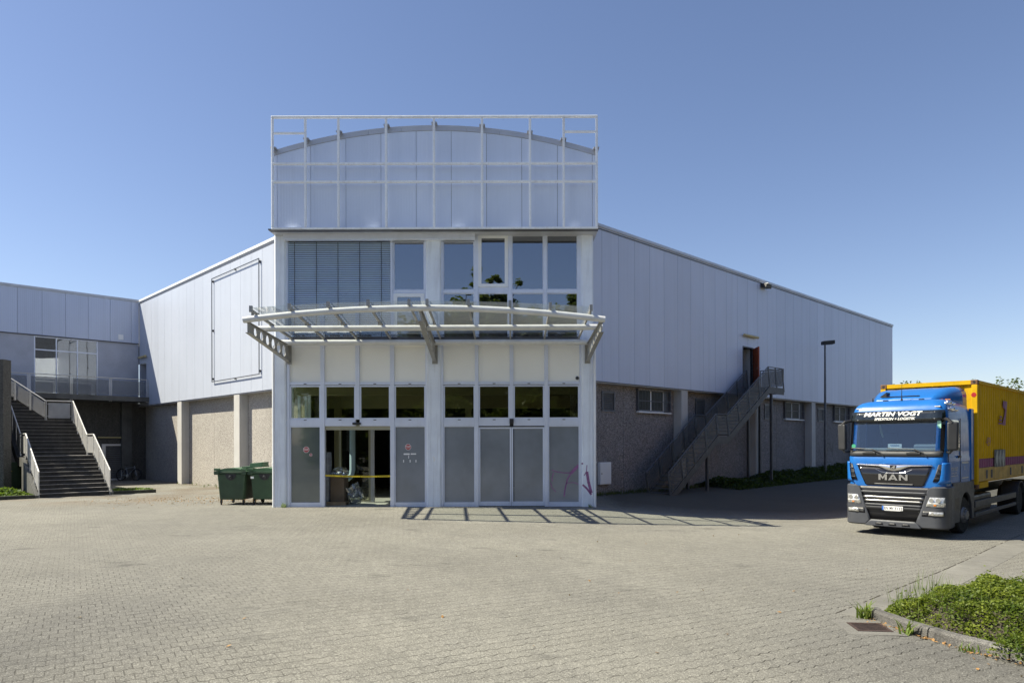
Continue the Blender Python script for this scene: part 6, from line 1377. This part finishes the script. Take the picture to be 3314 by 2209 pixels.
# drain grate in its pale concrete collar
DM = Matrix.Translation((4.80, 9.42, g1(4.80, 9.42))) @ Matrix.Rotation(math.radians(-7), 4, 'Z') @ Matrix.Scale(.92, 4)
dg = thing('drain_grate', 'rusty iron drain grate in a pale collar beside the island kerb', 'drain', M=DM)
mb = MB(DM); rect_frame2 = [(-.24, .24, -.24, -.19), (-.24, .24, .19, .24), (-.24, -.20, -.19, .19), (.20, .24, -.19, .19)]
for (a_, b_, c_, d_) in rect_frame2: mb.box(a_, b_, c_, d_, -.02, .014)
mb.build('rim', M_['iron'], dg); mb = MB(DM)
for k in range(7): mb.box(-.198, .198, -.175 + k * .055, -.148 + k * .055, -.03, .011)
mb.build('bars', M_['iron'], dg); MB(DM).box(-.199, .199, -.189, .189, .0045, .0065).build('pit', M_['black'], dg)
mb = MB(DM)
for (a_, b_, c_, d_) in ((-.40, .36, -.42, -.245), (-.40, .36, .245, .42), (-.40, -.245, -.24, .24), (.245, .36, -.24, .24)): mb.box(a_, b_, c_, d_, -.02, .009)
mb.build('collar', M_['paving_plain'], dg, bevel=.006)
# planting along the shaded wall
def wp(x, o_): p_ = MR @ Vector((x, o_, 0)); return p_.x, p_.y
r = np.random.default_rng(21); pts = []
while len(pts) < 26000:
    x = r.uniform(8.2, 31); o_ = r.uniform(-1.9, .42); hm = float(np.interp(x, [8, 9, 12.5, 14, 20, 27, 31], [.25, .42, .28, .55, .62, .72, .6])); pr_ = math.sin(math.pi * np.clip((o_ + 1.9) / 2.5, 0, 1)) ** .6
    X, Y = wp(x, o_); n_ = mnoise.noise(Vector((x * 1.1, o_ * 1.1, 0)))
    if n_ < -.35 and x < 13.5: continue
    pts.append((X, Y, g1(X, Y) + r.random() ** .5 * hm * pr_ * (1 + .5 * n_)))
o = leaf_mesh('shrub_strip', pts, .075, .5, 22, mat=M_['leaf_dark']); setp(o, 'dark low shrubs along the foot of the shaded wall', 'shrubs', kind='stuff')
pts = []
for _ in range(1300):
    x = r.uniform(-.3, 14); o_ = r.uniform(-.3, .4) if x < 8 else r.uniform(-2.1, .4)
    X, Y = wp(x, o_); pts.append((X, Y, g1(X, Y)))
for _ in range(420):
    x = -12.5 * r.random(); o_ = RP - .01 - abs(r.normal()) * .10 if r.random() < .7 else -.02 - abs(r.normal()) * .12
    if mnoise.noise(Vector((x * 1.6, o_, 3))) < .05: continue
    p_ = ML @ Vector((x, o_, 0)); pts.append((p_.x, p_.y, g1(p_.x, p_.y)))
o = blades('wall_grass', pts, .16, .02, 23, mk_leaf('shade grass', ((.05, .08, .02), (.07, .10, .03), (.06, .07, .02))), .6); setp(o, 'rough grass and weeds at the foot of the hall walls', 'grass', kind='stuff')
# beds at the foot of the concrete stair
def bedpoly(pl): return [tuple((MS @ Vector((a, b_, 0))).xy) for a, b_ in pl]
bl_ = bedpoly([(-6.5, .1), (-.15, .1), (-.15, 3.0), (-6.5, 3.0)]); br_ = bedpoly([(2.92, .25), (4.6, .25), (4.8, .6), (4.4, 2.0), (2.92, 2.2)])
for i, (pl, n, hh) in enumerate(((bl_, 5200, .32), (br_, 900, .12))):
    q = scatter(pl, n, 41 + i); d = edge_dist(q[:, 0], q[:, 1], pl); r = np.random.default_rng(43)
    if i == 0: o = leaf_mesh('ivy_bed', np.column_stack([q, .08 + r.random(n) * hh * np.clip(d * 1.6, .15, 1)]), .13, .9, 44, mat=M_['leaf_ivy']); setp(o, 'bright ivy and weeds in the bed left of the concrete stair', 'ivy', kind='stuff')
    else: o = leaf_mesh('weed_bed', np.column_stack([q, .06 + r.random(n) * hh]), .07, .9, 45, mat=M_['leaf_ivy']); setp(o, 'small patch of bright weeds right of the concrete stair', 'weeds', kind='stuff')
    q = scatter(pl, 900 if i == 0 else 700, 51 + i); o = blades('bed_grass', [(x, y, .05) for x, y in q], .14, .018, 52 + i, M_['grass'], .5); setp(o, ('short grass in the bed left of the concrete stair', 'short grass in the bed right of the concrete stair')[i], 'grass', kind='stuff')
    mb = MB(); mb.prism(pl, -.05, .06, 'z'); o = mb.build('bed_soil', M_['soil']); setp(o, ('soil of the bed left of the stair', 'soil of the bed right of the stair')[i], 'soil', kind='structure')
top('bed_kerb', MB(MS).box(-6.5, -.15, -.10, .085, -.1, .15), M_['kerb_dark'], 'dark kerb in front of the ivy bed left of the stair', 'kerb', 'dark kerbs of the stair beds', bevel=.01)
top('bed_kerb', MB(MS).box(2.92, 4.75, .06, .235, -.1, .15), M_['kerb_dark'], 'short dark kerb in front of the small weed bed right of the stair', 'kerb', 'dark kerbs of the stair beds', bevel=.01)
# trees: two whose tips show behind the container, and the ones behind the camera that the glass reflects
def tree(x, y, h, crown, n, size, label, seed, z0=0.0, nb=16, low=.38, group=None, fill=0):
    r = np.random.default_rng(seed); t_ = thing('tree', label, 'tree', (x, y, z0), group=group); mb = MB(); tr = h * .018 + .06
    mb.tube([(x, y, z0 - .2), (x + .1, y, z0 + h * .25), (x - .05, y + .1, z0 + h * .5), (x, y, z0 + h * .85)], [tr * 1.3, tr, tr * .7, tr * .2], 10); cs_ = []
    for k in range(nb):
        a = r.uniform(0, 6.283); zz = h * r.uniform(low, .84); rr = crown * r.uniform(.45, .95) * math.sqrt(max(.1, 1 - ((zz / h - .62) / .42) ** 2)); e = Vector((x + math.cos(a) * rr, y + math.sin(a) * rr, z0 + min(h * .97, zz + r.uniform(.05, .16) * h)))
        b0_ = Vector((x, y, z0 + zz * .75)); m_ = (b0_ + e) / 2 + Vector((0, 0, .04 * h)); mb.tube([b0_, m_, e], [tr * .4, tr * .22, tr * .07], 6); cs_.append(e); cs_.append(m_)
        for _ in range(3): cs_.append(m_ + (e - m_) * r.random() + Vector(r.normal(size=3)) * crown * .16)
    cs_.append(Vector((x, y, z0 + h * .95))); mb.build('trunk', M_['bark'], t_)
    for _ in range(fill):
        v = r.normal(size=3); v /= np.linalg.norm(v); v *= r.random() ** .4; cs_.append(Vector((x + v[0] * crown * .85, y + v[1] * crown * .85, z0 + h * (.5 + .46 * v[2]))))
    P_ = []
    per_ = max(4, n // len(cs_))
    for c in cs_:
        rad = crown * r.uniform(.14, .30) * (.8 if fill else 1); q = r.normal(size=(per_, 3)); q /= np.linalg.norm(q, axis=1)[:, None]; q *= (r.random((per_, 1)) ** .45) * rad; q[:, 2] *= .75; P_.append(q + np.array(c))
    leaf_mesh('crown', np.concatenate(P_), size, .3, seed + 1, mat=M_['leaf_tree'], parent=t_); return t_
tree(41.5, 74, 8.9, 2.6, 2600, .17, 'tree tips showing just above the container roof beside the hall end', 61, group='trees behind the truck'); tree(44.3, 74, 8.6, 2.2, 1500, .17, 'few twigs showing over the middle of the container roof', 65, group='trees behind the truck')
tree(51.5, 74, 9.4, 3.0, 1300, .16, 'thin airy tree tips above the far container corner', 62, group='trees behind the truck')
tl = ('broad', 'low round', 'bushy', 'tallest', 'low bushy', 'wide low', 'dense')
for i, (x, y, h, c) in enumerate(((-17, -20, 16, 6), (-10.5, -21, 15.5, 5), (-5.4, -20, 17.7, 3.6), (-1.7, -20, 20.2, 2.9), (2.2, -20, 16.6, 4.2), (6.4, -20, 18.3, 3.6), (12.5, -21, 18, 5.5))):
    tree(x, y, h, c, 15000, .30, tl[i] + ' tree across the yard, seen only mirrored in the tower glass', 70 + i, group='trees mirrored in the glass', nb=30, low=.10, fill=260)

for i, (x, y, h, c, lab) in enumerate(((24, 12, 11, 4.6, 'unseen tree added at right to darken the truck side, across from the driver door'), (31, 20, 11.5, 4.6, 'unseen tree added at right to darken the truck side, across from the container'))):  # added out of view to keep skylight off the truck side
    tree(x, y, h, c, 7000, .34, lab, 90 + i, group='unseen trees added to darken the truck side', nb=28, low=.08)
hg = thing('hedge', 'unseen tall rough hedge added at right as a dark mass for the truck side to mirror', 'hedge', (30, 25, 0)); r = np.random.default_rng(97); n = 26000  # added out of view so the truck side reflects something dark
u_ = r.random(n) * 34 - 4; hh_ = np.array([6.6 + 1.5 * mnoise.noise(Vector((v * .25, 0, 9))) + .6 * mnoise.noise(Vector((v * 1.1, 5, 9))) for v in u_]); off_ = r.normal(size=n) * .8
leaf_mesh('foliage', np.column_stack([21 + u_ * .64 + off_ * .76, 11 + u_ * .77 - off_ * .64, hh_ * r.random(n) ** .7 - .2]), .30, .3, 96, mat=M_['leaf_dark'], parent=hg)
hg = thing('hedge', 'tall rough hedge across the yard, seen only mirrored in the ground floor glass', 'hedge', (-1, -16, 0)); r = np.random.default_rng(99); n = 22000
hx = r.uniform(-20, 17, n); top_h = np.array([6.2 + 1.8 * mnoise.noise(Vector((v * .25, 0, 0))) + .8 * mnoise.noise(Vector((v * 1.1, 5, 0))) for v in hx]); hz_ = top_h * r.random(n) ** .7; hy = -16 + r.normal(size=n) * .9
leaf_mesh('foliage', np.column_stack([hx, hy, hz_]), .30, .3, 98, mat=M_['leaf_tree'], parent=hg)
